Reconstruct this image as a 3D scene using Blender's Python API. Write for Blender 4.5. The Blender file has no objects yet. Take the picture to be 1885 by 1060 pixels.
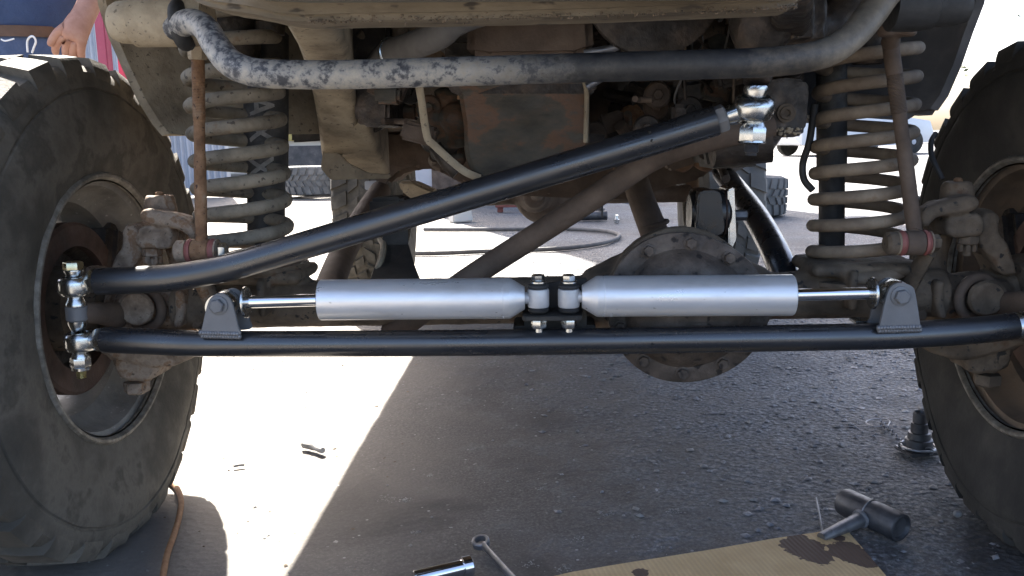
import bpy, bmesh, math, random
from mathutils import Vector, Matrix, noise
random.seed(7)
V = Vector
sc = bpy.context.scene
C = sc.collection
rad = math.radians

# ------------------------------------------------------------------ camera, sky, sun, exposure
CAM = V((-.0131, -1.3427, .6425)); PIT, YAW, ROL, FPX = .172, .0381, -.0195, 1600.
_cp, _sp, _cy, _sy = math.cos(PIT), math.sin(PIT), math.cos(YAW), math.sin(YAW)
FW = V((-_sy*_cp, _cy*_cp, -_sp)); _R0 = V((_cy, _sy, 0)); _U0 = _R0.cross(FW)
RT = _R0*math.cos(ROL) + _U0*math.sin(ROL); UP = _U0*math.cos(ROL) - _R0*math.sin(ROL)
cd = bpy.data.cameras.new('camera'); cam = bpy.data.objects.new('camera', cd); C.objects.link(cam)
cam.matrix_world = Matrix((( RT.x, UP.x, -FW.x, CAM.x), (RT.y, UP.y, -FW.y, CAM.y), (RT.z, UP.z, -FW.z, CAM.z), (0, 0, 0, 1)))
cd.sensor_fit = 'HORIZONTAL'; cd.sensor_width = 36; cd.lens = 36*FPX/1885.; cd.clip_start = .05; cd.clip_end = 2000
sc.camera = cam
SUN = V((-.42, 1.03, 1.0)).normalized()
w = bpy.data.worlds.new('World'); sc.world = w; w.use_nodes = True
nt = w.node_tree; bg = nt.nodes['Background']; sky = nt.nodes.new('ShaderNodeTexSky'); sky.sky_type = 'NISHITA'
sky.sun_disc = False; sky.sun_elevation = math.asin(SUN.z); sky.sun_rotation = math.atan2(SUN.x, SUN.y)
sky.dust_density = 4.0; sky.air_density = .7; sky.ozone_density = .6
nt.links.new(sky.outputs[0], bg.inputs[0]); bg.inputs[1].default_value = .105
sl = bpy.data.lights.new('sun', 'SUN'); sl.energy = 5.0; sl.angle = rad(.5); sl.color = (1, .95, .87)
so = bpy.data.objects.new('sun', sl); C.objects.link(so); so.rotation_euler = SUN.to_track_quat('Z', 'Y').to_euler(); so.location = (0, 0, 8)
sc.view_settings.view_transform = 'Standard'; sc.view_settings.look = 'None'; sc.view_settings.exposure = 2.68; sc.view_settings.gamma = 1
sc.cycles.max_bounces = 8; sc.cycles.diffuse_bounces = 5; sc.cycles.use_denoising = True

def at(px, py, Y):
    d = FW + RT*((px-942.5)/FPX) + UP*((530-py)/FPX)
    return CAM + d*((Y-CAM.y)/d.y)
def gnd(px, py, z=0.):
    d = FW + RT*((px-942.5)/FPX) + UP*((530-py)/FPX)
    return CAM + d*((z-CAM.z)/d.z)

# ------------------------------------------------------------------ materials
MATS = {}
def _ramp(nt, fac, stops, interp='LINEAR'):
    r = nt.nodes.new('ShaderNodeValToRGB'); cr = r.color_ramp; cr.interpolation = interp
    while len(cr.elements) < len(stops): cr.elements.new(.5)
    for e, (p, c) in zip(cr.elements, stops):
        e.position = p; e.color = (c[0], c[1], c[2], 1) if not isinstance(c, float) else (c, c, c, 1)
    nt.links.new(fac, r.inputs[0]); return r.outputs[0]
def _noise(nt, vec, scale, detail=6, rough=.6, dist=0):
    n = nt.nodes.new('ShaderNodeTexNoise'); n.inputs['Scale'].default_value = scale; n.inputs['Detail'].default_value = detail
    n.inputs['Roughness'].default_value = rough; n.inputs['Distortion'].default_value = dist
    nt.links.new(vec, n.inputs['Vector']); return n.outputs['Fac']
def _mix(nt, f, a, b, mode='MIX'):
    m = nt.nodes.new('ShaderNodeMix'); m.data_type = 'RGBA'; m.blend_type = mode
    for k, v in ((0, f), (6, a), (7, b)):
        if hasattr(v, 'is_linked'): nt.links.new(v, m.inputs[k])
        else: m.inputs[k].default_value = (*v, 1) if k else v
    return m.outputs[2]
def _math(nt, op, a, b=0.):
    m = nt.nodes.new('ShaderNodeMath'); m.operation = op
    for k, v in ((0, a), (1, b)):
        if hasattr(v, 'is_linked'): nt.links.new(v, m.inputs[k])
        else: m.inputs[k].default_value = v
    return m.outputs[0]
def base_mat(name):
    m = bpy.data.materials.new(name); m.use_nodes = True; nt = m.node_tree; b = nt.nodes['Principled BSDF']
    tc = nt.nodes.new('ShaderNodeTexCoord'); return m, nt, b, tc.outputs['Object']
def worn(name, stops, scale=14, rough=(.5, .8), metal=0., bump=.15, bscale=120, speck=None, spscale=160, spec=None, stretch=None, detail=8, coat=0, bdist=.004):
    """colour ramp over fractal noise in metres, optional specks, fine bump"""
    if name in MATS: return MATS[name]
    m, nt, b, vec = base_mat(name)
    if stretch:
        mp = nt.nodes.new('ShaderNodeMapping'); mp.inputs['Scale'].default_value = stretch; nt.links.new(vec, mp.inputs[0]); vec = mp.outputs[0]
    n = _noise(nt, vec, scale, detail, .62)
    col = _ramp(nt, n, stops)
    if speck:
        n2 = _noise(nt, vec, spscale, 3, .5); f = _ramp(nt, n2, [(speck[1], (0., 0., 0.)), (speck[1]+.06, (1., 1., 1.))])
        col = _mix(nt, f, col, speck[0])
    nt.links.new(col, b.inputs['Base Color'])
    n3 = _noise(nt, vec, scale*2.3, 5, .6)
    r = nt.nodes.new('ShaderNodeMapRange'); r.inputs[1].default_value = .3; r.inputs[2].default_value = .7; r.inputs[3].default_value = rough[0]; r.inputs[4].default_value = rough[1]
    nt.links.new(n3, r.inputs[0]); nt.links.new(r.outputs[0], b.inputs['Roughness'])
    b.inputs['Metallic'].default_value = metal
    if spec is not None: b.inputs['Specular IOR Level'].default_value = spec
    if bump:
        bp = nt.nodes.new('ShaderNodeBump'); bp.inputs['Strength'].default_value = bump; bp.inputs['Distance'].default_value = bdist
        nb = _noise(nt, vec, bscale, 5, .6); nt.links.new(nb, bp.inputs['Height']); nt.links.new(bp.outputs[0], b.inputs['Normal'])
    if coat: b.inputs['Coat Weight'].default_value = coat; b.inputs['Coat Roughness'].default_value = .25
    MATS[name] = m; return m

M_black = worn('black_powder_coat', [(.3, (.011, .012, .015)), (.55, (.018, .019, .022)), (.8, (.042, .04, .038))], 13, (.2, .42), 0, .06, 500, speck=((.06, .056, .05), .69), spscale=260, spec=.9, bdist=.0005, coat=.3, stretch=(.5, 1, 1))
M_dblack = worn('dusty_black_metal', [(.35, (.018, .017, .016)), (.6, (.05, .045, .038)), (.8, (.09, .08, .065))], 12, (.5, .8), .2, .2, 200)
M_silver = worn('silver_damper_paint', [(.28, (.56, .555, .54)), (.45, (.71, .71, .715)), (.72, (.8, .8, .81))], 24, (.26, .44), .55, .1, 700, speck=((.42, .41, .4), .71), spscale=180, bdist=.0004, stretch=(.35, 1, 1))
M_chrome = worn('polished_chrome', [(.3, (.75, .75, .76)), (.7, (.82, .82, .83))], 12, (.06, .12), 1, 0)
M_zinc = worn('zinc_plate', [(.3, (.5, .52, .51)), (.55, (.62, .63, .62)), (.75, (.54, .52, .45))], 60, (.2, .3), 1, 0)
M_gold = worn('yellow_zinc_plate', [(.3, (.5, .45, .26)), (.7, (.66, .62, .45))], 60, (.22, .35), 1, 0)
M_greypaint = worn('grey_primer', [(.3, (.14, .14, .143)), (.7, (.19, .19, .193))], 25, (.45, .6), .1, .1, 400, bdist=.001)
M_white = worn('white_eye_paint', [(.3, (.42, .42, .42)), (.7, (.58, .58, .585))], 40, (.35, .55), .3, .05, 400)
M_dust = worn('tan_dust_on_steel', [(.25, (.12, .09, .058)), (.42, (.25, .2, .135)), (.6, (.39, .32, .22)), (.7, (.3, .24, .16)), (.82, (.2, .145, .09))], 14, (.8, .95), 0, .3, 160, speck=((.15, .12, .085), .63), spscale=120)
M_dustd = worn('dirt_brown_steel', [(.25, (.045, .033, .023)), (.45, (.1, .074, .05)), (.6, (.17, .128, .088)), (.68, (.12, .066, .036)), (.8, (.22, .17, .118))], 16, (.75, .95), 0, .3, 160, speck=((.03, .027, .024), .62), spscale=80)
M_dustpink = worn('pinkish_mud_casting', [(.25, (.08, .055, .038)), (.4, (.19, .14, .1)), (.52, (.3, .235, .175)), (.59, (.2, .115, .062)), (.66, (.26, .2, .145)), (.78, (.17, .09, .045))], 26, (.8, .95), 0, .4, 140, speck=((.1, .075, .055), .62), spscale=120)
M_rust = worn('orange_rust', [(.25, (.06, .035, .02)), (.45, (.17, .09, .045)), (.6, (.26, .15, .08)), (.75, (.3, .22, .15))], 35, (.8, .95), 0, .4, 260, speck=((.06, .035, .025), .64), spscale=160)
M_rustpan = worn('rusty_oil_pan', [(.3, (.024, .022, .019)), (.43, (.055, .05, .039)), (.5, (.075, .062, .045)), (.535, (.13, .07, .039)), (.58, (.11, .066, .041)), (.61, (.075, .066, .05)), (.82, (.14, .12, .095))], 10, (.5, .9), .1, .4, 120, stretch=(.75, 1, 1.5))
M_brown = worn('brown_dusty_steel', [(.25, (.05, .034, .024)), (.5, (.1, .07, .05)), (.75, (.155, .112, .08))], 16, (.75, .92), 0, .25, 200)
M_diff = worn('brown_cover', [(.3, (.034, .026, .02)), (.5, (.075, .056, .043)), (.62, (.11, .085, .066)), (.8, (.15, .12, .095))], 26, (.45, .85), .1, .5, 140, speck=((.018, .014, .012), .6), spscale=60)
M_shock = worn('dusty_black_tube', [(.3, (.018, .018, .02)), (.55, (.05, .048, .045)), (.75, (.13, .12, .105))], 22, (.45, .8), .1, .15, 200)
M_spring = worn('dusty_grey_spring', [(.3, (.12, .098, .07)), (.45, (.2, .17, .125)), (.6, (.27, .23, .17)), (.72, (.2, .13, .075)), (.8, (.3, .25, .185))], 24, (.7, .9), 0, .35, 220, speck=((.08, .066, .052), .63), spscale=110)
M_springr = worn('brown_spring', [(.3, (.11, .08, .055)), (.5, (.185, .142, .1)), (.62, (.24, .19, .135)), (.7, (.18, .12, .072)), (.8, (.28, .22, .16))], 20, (.7, .9), 0, .2, 250)
def sway_material():
    m, nt, b, vec = base_mat('peeling_grey_bar')
    sx = nt.nodes.new('ShaderNodeSeparateXYZ'); nt.links.new(vec, sx.inputs[0])
    fine = _noise(nt, vec, 95, 6, .68); mid = _noise(nt, vec, 26, 6, .7)
    peel = _ramp(nt, _math(nt, 'ADD', _math(nt, 'MULTIPLY', fine, .75), _math(nt, 'MULTIPLY', mid, .45)), [(.5, (.04, .042, .05)), (.56, (.11, .11, .113)), (.61, (.26, .252, .235)), (.76, (.38, .345, .285))])
    smooth = _ramp(nt, mid, [(.35, (.012, .013, .016)), (.55, (.035, .034, .033)), (.75, (.09, .08, .068))])
    tan = _ramp(nt, mid, [(.3, (.09, .075, .055)), (.7, (.24, .195, .14))])
    xn = _math(nt, 'ADD', sx.outputs[0], _math(nt, 'MULTIPLY', _math(nt, 'SUBTRACT', fine, .5), .22))
    # paint has flaked off the left half up to a clean line, the right half stays black, its bend is dusty
    f = nt.nodes.new('ShaderNodeMapRange'); f.inputs[1].default_value = -.1; f.inputs[2].default_value = .03; nt.links.new(xn, f.inputs[0])
    g = nt.nodes.new('ShaderNodeMapRange'); g.inputs[1].default_value = .2; g.inputs[2].default_value = .36; nt.links.new(xn, g.inputs[0])
    col = _mix(nt, f.outputs[0], peel, smooth); col = _mix(nt, g.outputs[0], col, tan)
    nt.links.new(col, b.inputs['Base Color']); b.inputs['Roughness'].default_value = .55
    bp = nt.nodes.new('ShaderNodeBump'); bp.inputs['Strength'].default_value = .3; bp.inputs['Distance'].default_value = .002
    nt.links.new(fine, bp.inputs['Height']); nt.links.new(bp.outputs[0], b.inputs['Normal'])
    return m
M_sway = sway_material()
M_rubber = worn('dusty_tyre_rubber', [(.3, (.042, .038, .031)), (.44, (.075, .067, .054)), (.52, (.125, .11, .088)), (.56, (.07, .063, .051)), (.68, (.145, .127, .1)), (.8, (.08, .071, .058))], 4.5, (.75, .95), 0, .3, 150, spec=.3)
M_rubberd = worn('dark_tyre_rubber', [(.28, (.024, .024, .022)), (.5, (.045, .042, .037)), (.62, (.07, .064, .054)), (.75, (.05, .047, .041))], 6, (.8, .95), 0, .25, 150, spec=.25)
M_tyrebg = worn('grey_tyre_rubber', [(.3, (.09, .09, .088)), (.7, (.17, .165, .155))], 8, (.8, .95), 0, .25, 90, spec=.3)
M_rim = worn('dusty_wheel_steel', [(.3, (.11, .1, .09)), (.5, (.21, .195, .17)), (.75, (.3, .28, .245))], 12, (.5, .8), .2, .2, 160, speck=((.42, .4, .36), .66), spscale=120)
M_lip = worn('worn_rim_edge', [(.3, (.09, .08, .064)), (.5, (.18, .162, .132)), (.7, (.3, .28, .24))], 50, (.5, .75), .3, .3, 200)
M_beam = worn('dirty_bumper_steel', [(.3, (.07, .055, .036)), (.5, (.15, .12, .08)), (.65, (.22, .18, .125)), (.8, (.13, .1, .07))], 12, (.6, .9), .1, .35, 130, speck=((.05, .04, .03), .62), spscale=70, stretch=(.4, 1, 1))
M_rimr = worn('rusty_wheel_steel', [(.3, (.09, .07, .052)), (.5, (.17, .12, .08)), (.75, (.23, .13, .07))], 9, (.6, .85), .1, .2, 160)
M_rotor = worn('rusty_brake_disc', [(.3, (.04, .026, .02)), (.55, (.085, .05, .037)), (.75, (.13, .09, .07))], 18, (.6, .85), .2, .2, 200)
M_redbush = worn('red_urethane', [(.3, (.2, .055, .045)), (.7, (.27, .105, .088))], 40, (.5, .7), 0, .1, 300)
M_bushblk = worn('black_rubber_bush', [(.3, (.012, .012, .012)), (.7, (.03, .03, .03))], 40, (.55, .75), 0, .1, 300)
M_hose = worn('grey_rubber_hose', [(.3, (.09, .085, .08)), (.7, (.16, .15, .14))], 25, (.7, .9), 0, .15, 250)
M_oily = worn('oily_black_casting', [(.3, (.013, .011, .009)), (.5, (.034, .026, .02)), (.62, (.07, .05, .036)), (.78, (.12, .085, .058))], 26, (.35, .8), .2, .5, 120)
M_body = worn('green_grey_body_paint', [(.3, (.1, .1, .085)), (.7, (.15, .145, .12))], 6, (.35, .6), 0, .05, 200)
M_liner = worn('dark_inner_fender', [(.3, (.045, .045, .047)), (.55, (.085, .08, .078)), (.75, (.17, .155, .14))], 7, (.7, .9), 0, .2, 150)
M_tool = worn('worn_tool_steel', [(.3, (.16, .16, .165)), (.6, (.3, .3, .31)), (.8, (.12, .105, .095))], 35, (.3, .6), .8, .15, 300, bdist=.001)
M_tooldark = worn('dark_tool_steel', [(.3, (.055, .055, .06)), (.6, (.11, .11, .115)), (.8, (.08, .065, .055))], 30, (.35, .6), .6, .2, 250, bdist=.001)
M_cable = worn('orange_brown_cord', [(.3, (.2, .09, .035)), (.7, (.33, .18, .09))], 60, (.7, .9), 0, .2, 300)
M_pink = worn('magenta_steel_paint', [(.3, (.3, .045, .085)), (.7, (.42, .075, .12))], 8, (.4, .6), 0, .05, 100)
M_redst = worn('red_brown_paint', [(.3, (.16, .045, .035)), (.7, (.25, .08, .06))], 10, (.5, .75), 0, .1, 100)
M_corr = worn('galvanised_sheet', [(.3, (.32, .34, .38)), (.7, (.45, .47, .51))], 2, (.4, .6), .3, .05, 60)
M_cream = worn('cream_wall', [(.3, (.5, .48, .43)), (.7, (.62, .6, .55))], 2, (.8, .95), 0, .1, 40)
M_yellow = worn('faded_yellow_beam', [(.3, (.3, .24, .07)), (.7, (.42, .34, .12))], 6, (.6, .8), 0, .1, 60)
M_shirt = worn('blue_work_shirt', [(.3, (.032, .05, .105)), (.7, (.05, .075, .145))], 12, (.85, .95), 0, .5, 45, spec=.2, bdist=.012)
M_jeans = worn('blue_jeans', [(.3, (.05, .075, .14)), (.6, (.08, .11, .19)), (.8, (.15, .17, .22))], 14, (.85, .95), 0, .4, 60, spec=.2, bdist=.01)
M_skin = worn('sunburnt_skin', [(.3, (.3, .14, .09)), (.55, (.4, .2, .135)), (.75, (.44, .25, .175))], 30, (.5, .65), 0, .2, 260, bdist=.002)
M_hair = worn('brown_hair', [(.3, (.04, .025, .015)), (.7, (.08, .05, .03))], 40, (.5, .7), 0, .3, 200)
M_string = worn('white_cord', [(.3, (.7, .7, .7)), (.7, (.8, .8, .8))], 40, (.7, .9), 0, .1, 200)
M_belt = worn('brown_leather', [(.3, (.06, .03, .015)), (.7, (.12, .06, .03))], 30, (.5, .7), 0, .1, 200)
M_stone = worn('pale_chips', [(.3, (.14, .135, .125)), (.6, (.28, .27, .255)), (.8, (.44, .42, .39))], 30, (.7, .95), 0, .2, 200)
M_chip = worn('asphalt_chips', [(.3, (.1, .1, .105)), (.5, (.2, .2, .208)), (.72, (.36, .36, .37))], 30, (.5, .85), 0, .2, 200)
M_leaf = worn('olive_leaves', [(.3, (.06, .075, .02)), (.6, (.1, .11, .04)), (.8, (.15, .15, .07))], 3, (.6, .8), 0, 0)
M_bark = worn('grey_bark', [(.3, (.08, .065, .05)), (.7, (.15, .125, .1))], 12, (.85, .95), 0, .5, 40)
M_carpaint = worn('white_car_paint', [(.3, (.55, .56, .57)), (.7, (.62, .63, .64))], 1, (.25, .35), 0, 0, coat=.5)
M_glass = worn('dark_car_glass', [(.3, (.015, .017, .02)), (.7, (.025, .028, .03))], 1, (.05, .1), 0, 0)
M_gloss = worn('glossy_black_paint', [(.3, (.008, .008, .009)), (.7, (.016, .016, .017))], 20, (.22, .4), 0, .1, 200, bdist=.001)
M_letter = worn('white_decal', [(.3, (.14, .135, .12)), (.7, (.3, .285, .26))], 80, (.5, .7), 0, 0)
M_scuff = worn('bare_scuff', [(.3, (.004, .004, .004)), (.7, (.012, .012, .012))], 80, (.7, .9), 0, 0)
M_weld = worn('weld_bead', [(.3, (.14, .14, .145)), (.7, (.24, .24, .25))], 120, (.35, .55), .4, .5, 300, bdist=.001)

def ground_material():
    m, nt, b, vec = base_mat('oil_stained_asphalt')
    big = _noise(nt, vec, 1.3, 5, .6, .4); mid = _noise(nt, vec, 9, 8, .65); fine = _noise(nt, vec, 120, 6, .7)
    sx = nt.nodes.new('ShaderNodeSeparateXYZ'); nt.links.new(vec, sx.inputs[0])
    # coarse worn chippings on the right and far side, a smooth packed dusty film on the left, its colour paled for sunlight
    co = _math(nt, 'ADD', _math(nt, 'MULTIPLY', sx.outputs[0], .55), _math(nt, 'MULTIPLY', sx.outputs[1], .16))
    co = _math(nt, 'ADD', co, _math(nt, 'MULTIPLY', _math(nt, 'SUBTRACT', mid, .5), .9))
    coarse = _ramp(nt, co, [(.0, (0., 0., 0.)), (.36, (1., 1., 1.))])
    a = _mix(nt, .45, _ramp(nt, mid, [(.3, (.055, .05, .045)), (.5, (.095, .086, .077)), (.7, (.155, .14, .124))]), _ramp(nt, _noise(nt, vec, 210, 5, .7), [(.36, (.03, .028, .027)), (.52, (.1, .094, .088)), (.66, (.24, .225, .21))]))
    bb = _ramp(nt, fine, [(.33, (.05, .051, .055)), (.5, (.125, .128, .133)), (.64, (.27, .274, .282))])
    col = _mix(nt, coarse, a, bb)
    dust = _ramp(nt, big, [(.42, (0., 0., 0.)), (.7, (.55, .55, .55))])
    col = _mix(nt, dust, col, (.13, .108, .088))
    left_pale = _ramp(nt, _math(nt, 'ADD', _math(nt, 'MULTIPLY', sx.outputs[0], -1.), _math(nt, 'MULTIPLY', _math(nt, 'SUBTRACT', big, .5), .9)), [(.1, (0., 0., 0.)), (.75, (.8, .8, .8))])  # left side lightened in colour so its sunlit patch turns white
    col = _mix(nt, left_pale, col, (.19, .175, .155))
    oil = _ramp(nt, _noise(nt, vec, 2.1, 5, .55, .8), [(.5, (0., 0., 0.)), (.62, (.75, .75, .75))])
    oil = _math(nt, 'MULTIPLY', oil, _ramp(nt, sx.outputs[1], [(0., (1., 1., 1.)), (1., (.35, .35, .35))]))
    gx = nt.nodes.new('ShaderNodeMapRange'); gx.inputs[1].default_value = -.5; gx.inputs[2].default_value = -.2; nt.links.new(sx.outputs[0], gx.inputs[0]); oil = _math(nt, 'MULTIPLY', oil, gx.outputs[0])
    col = _mix(nt, oil, col, (.024, .023, .024))
    rustn = _ramp(nt, _noise(nt, vec, 3.2, 4, .6), [(.66, (0., 0., 0.)), (.78, (.5, .5, .5))])
    col = _mix(nt, rustn, col, (.13, .08, .065))
    vo = nt.nodes.new('ShaderNodeTexVoronoi'); vo.inputs['Scale'].default_value = 38; nt.links.new(vec, vo.inputs['Vector'])
    sp = _ramp(nt, vo.outputs['Distance'], [(.07, (1., 1., 1.)), (.12, (0., 0., 0.))])
    gate = _ramp(nt, _noise(nt, vec, 7, 3, .5), [(.53, (0., 0., 0.)), (.6, (1., 1., 1.))])
    col = _mix(nt, _math(nt, 'MULTIPLY', sp, gate), col, (.3, .29, .28))
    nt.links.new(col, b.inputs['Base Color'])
    b.inputs['Specular IOR Level'].default_value = .3
    rr = _ramp(nt, mid, [(.3, (.68, .68, .68)), (.7, (.92, .92, .92))]); nt.links.new(rr, b.inputs['Roughness'])
    v2 = nt.nodes.new('ShaderNodeTexVoronoi'); v2.inputs['Scale'].default_value = 75; nt.links.new(vec, v2.inputs['Vector'])
    h = _math(nt, 'ADD', _math(nt, 'MULTIPLY', fine, .5), _math(nt, 'MULTIPLY', v2.outputs['Distance'], .8))
    h = _math(nt, 'MULTIPLY', h, _math(nt, 'ADD', _math(nt, 'MULTIPLY', coarse, .8), .2))
    bp = nt.nodes.new('ShaderNodeBump'); bp.inputs['Strength'].default_value = .9; bp.inputs['Distance'].default_value = .008
    nt.links.new(h, bp.inputs['Height']); nt.links.new(bp.outputs[0], b.inputs['Normal'])
    return m
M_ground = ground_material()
def cardboard_material():
    m, nt, b, vec = base_mat('corrugated_cardboard')
    n = _noise(nt, vec, 18, 6, .6); col = _ramp(nt, n, [(.3, (.44, .3, .14)), (.7, (.55, .39, .2))])
    wv = nt.nodes.new('ShaderNodeTexWave'); wv.inputs['Scale'].default_value = 42; wv.inputs['Distortion'].default_value = .4; wv.bands_direction = 'X'
    mp = nt.nodes.new('ShaderNodeMapping'); mp.inputs['Rotation'].default_value = (0, 0, rad(-12)); nt.links.new(vec, mp.inputs[0]); nt.links.new(mp.outputs[0], wv.inputs['Vector'])
    col = _mix(nt, _math(nt, 'MULTIPLY', wv.outputs['Fac'], .18), col, (.25, .165, .085))
    # spilled oil: blotches round three fixed places on the board
    tot = None
    for cx, cy, r in STAINS:
        d = nt.nodes.new('ShaderNodeVectorMath'); d.operation = 'DISTANCE'; nt.links.new(vec, d.inputs[0]); d.inputs[1].default_value = (cx, cy, .006)
        q = _math(nt, 'SUBTRACT', 1., _math(nt, 'DIVIDE', d.outputs['Value'], r))
        q = _math(nt, 'ADD', q, _math(nt, 'MULTIPLY', _math(nt, 'SUBTRACT', _noise(nt, vec, 45, 4, .6), .5), 1.3))
        tot = q if tot is None else _math(nt, 'MAXIMUM', tot, q)
    f = _ramp(nt, tot, [(.0, (0., 0., 0.)), (.06, (.93, .93, .93))])
    col = _mix(nt, f, col, (.045, .022, .018))
    nt.links.new(col, b.inputs['Base Color']); b.inputs['Roughness'].default_value = .8
    bp = nt.nodes.new('ShaderNodeBump'); bp.inputs['Strength'].default_value = .35; bp.inputs['Distance'].default_value = .002
    nt.links.new(wv.outputs['Fac'], bp.inputs['Height']); nt.links.new(bp.outputs[0], b.inputs['Normal'])
    return m

# ------------------------------------------------------------------ mesh helpers
def frame(axis):
    a = axis.normalized(); t = V((0, 0, 1)) if abs(a.z) < .9 else V((1, 0, 0))
    u = a.cross(t).normalized(); return a, u, a.cross(u)
def catmull(pts, n):
    if n <= 1 or len(pts) < 3: return list(pts)
    out = []; P = [pts[0]*2-pts[1]] + list(pts) + [pts[-1]*2-pts[-2]]
    for i in range(1, len(P)-2):
        for k in range(n):
            t = k/n; a, b, c, d = P[i-1], P[i], P[i+1], P[i+2]
            out.append(.5*((2*b)+(c-a)*t+(2*a-5*b+4*c-d)*t*t+(3*b-3*c+d-a)*t**3))
    out.append(pts[-1]); return out
class MB:
    def __init__(s): s.v = []; s.f = []
    def add(s, vs, fs):
        o = len(s.v); s.v += [V(x) for x in vs]; s.f += [tuple(i+o for i in f) for f in fs]; return s
    def loft(s, rings, cap=True, closed=True):
        n = len(rings[0]); vs = [p for r in rings for p in r]; fs = []
        for i in range(len(rings)-1):
            for j in range(n if closed else n-1):
                k = (j+1) % n; fs.append((i*n+j, i*n+k, (i+1)*n+k, (i+1)*n+j))
        if cap and closed:
            fs.append(tuple(range(n-1, -1, -1))); fs.append(tuple((len(rings)-1)*n+j for j in range(n)))
        return s.add(vs, fs)
    def tube(s, pts, r, seg=20, n=1, cap=True, flat=1.):
        pts = [V(p) for p in pts]; m0 = len(pts)
        P = catmull(pts, n); m = len(P)
        if not isinstance(r, (list, tuple)): R = [r]*m
        else:
            R = []
            for i in range(m):
                t = i/(m-1)*(len(r)-1); k = min(int(t), len(r)-2); R.append(r[k]+(r[k+1]-r[k])*(t-k))
        T = [(P[min(i+1, m-1)]-P[max(i-1, 0)]).normalized() for i in range(m)]
        a, u, v = frame(T[0]); rings = []
        for i in range(m):
            u = (u-T[i]*u.dot(T[i])).normalized(); v = T[i].cross(u)
            rings.append([P[i]+(u*math.cos(2*math.pi*j/seg)*flat+v*math.sin(2*math.pi*j/seg))*R[i] for j in range(seg)])
        return s.loft(rings, cap)
    def lathe(s, p, axis, prof, seg=32, cap=True, ph=0., sx=1.):
        a, u, v = frame(V(axis)); p = V(p)
        rings = [[p+a*t+(u*math.cos(2*math.pi*j/seg+ph)*sx+v*math.sin(2*math.pi*j/seg+ph))*max(r, 1e-5) for j in range(seg)] for t, r in prof]
        return s.loft(rings, cap)
    def hexa(s, p, axis, r, h, ph=.3):
        return s.lathe(p, axis, [(0, r*.93), (h*.12, r), (h*.85, r), (h, r*.86)], 6, ph=ph)
    def box(s, c, size, rot=None, bevel=0., seg=2):
        bm = bmesh.new(); bmesh.ops.create_cube(bm, size=1)
        for q in bm.verts: q.co = V((q.co.x*size[0], q.co.y*size[1], q.co.z*size[2]))
        if bevel: bmesh.ops.bevel(bm, geom=bm.edges[:], offset=bevel, segments=seg, affect='EDGES')
        mt = (rot or Matrix.Identity(3)); c = V(c); bm.verts.index_update()
        s.add([mt @ q.co + c for q in bm.verts], [[q.index for q in f.verts] for f in bm.faces]); bm.free(); return s
    def prism(s, poly, off, bevel=0., seg=2):
        poly = [V(p) for p in poly]; off = V(off); bm = bmesh.new()
        a = [bm.verts.new(p) for p in poly]; b = [bm.verts.new(p+off) for p in poly]; n = len(a)
        bm.faces.new(a); bm.faces.new(b[::-1])
        for i in range(n): bm.faces.new((a[i], b[i], b[(i+1) % n], a[(i+1) % n]))
        bmesh.ops.recalc_face_normals(bm, faces=bm.faces)
        if bevel: bmesh.ops.bevel(bm, geom=bm.edges[:], offset=bevel, segments=seg, affect='EDGES', clamp_overlap=True)
        bm.verts.index_update(); s.add([q.co for q in bm.verts], [[q.index for q in f.verts] for f in bm.faces]); bm.free(); return s
    def sphere(s, p, r, seg=20, ring=12, sc=(1, 1, 1)):
        p = V(p); rings = []
        for i in range(1, ring):
            t = math.pi*i/ring
            rings.append([p+V((math.sin(t)*math.cos(2*math.pi*j/seg)*sc[0], math.sin(t)*math.sin(2*math.pi*j/seg)*sc[1], math.cos(t)*sc[2]))*r for j in range(seg)])
        return s.loft(rings, True)
    def torus(s, p, axis, R, r, seg=32, seg2=12):
        a, u, v = frame(V(axis)); p = V(p); vs = []; fs = []
        for i in range(seg):
            d = u*math.cos(2*math.pi*i/seg)+v*math.sin(2*math.pi*i/seg)
            for j in range(seg2): vs.append(p+d*(R+r*math.cos(2*math.pi*j/seg2))+a*r*math.sin(2*math.pi*j/seg2))
        for i in range(seg):
            for j in range(seg2):
                i2, j2 = (i+1) % seg, (j+1) % seg2; fs.append((i*seg2+j, i2*seg2+j, i2*seg2+j2, i*seg2+j2))
        return s.add(vs, fs)
    def jitter(s, amp, sc):
        for q in s.v: q += noise.noise_vector(q*sc)*amp
        return s
    def mesh(s, name, angle=38):
        me = bpy.data.meshes.new(name); me.from_pydata([tuple(x) for x in s.v], [], s.f)
        bm = bmesh.new(); bm.from_mesh(me); bmesh.ops.recalc_face_normals(bm, faces=bm.faces); bm.to_mesh(me); bm.free()
        for p in me.polygons: p.use_smooth = True
        me.set_sharp_from_angle(angle=rad(angle)); return me
    def build(s, name, mat, parent=None, label=None, angle=38):
        return link(name, s.mesh(name, angle), mat, parent, label)
LOC = {}
def link(name, me, mat, parent=None, label=None):
    o = bpy.data.objects.new(name, me); C.objects.link(o)
    if mat is not None and not me.materials: me.materials.append(mat)
    if parent is not None: o.parent = parent; o.matrix_parent_inverse = Matrix.Translation(-LOC.get(parent.name, V()))
    if label: o['label'] = label
    return o
def empty(name, loc, parent=None):
    o = bpy.data.objects.new(name, None); C.objects.link(o); o.empty_display_size = .1
    o.location = loc; LOC[o.name] = V(loc)
    return o
def tag(o, label, cat, group=None, kind=None):
    o['label'] = label
    if cat: o['category'] = cat
    if group: o['group'] = group
    if kind: o['kind'] = kind
    return o
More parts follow.
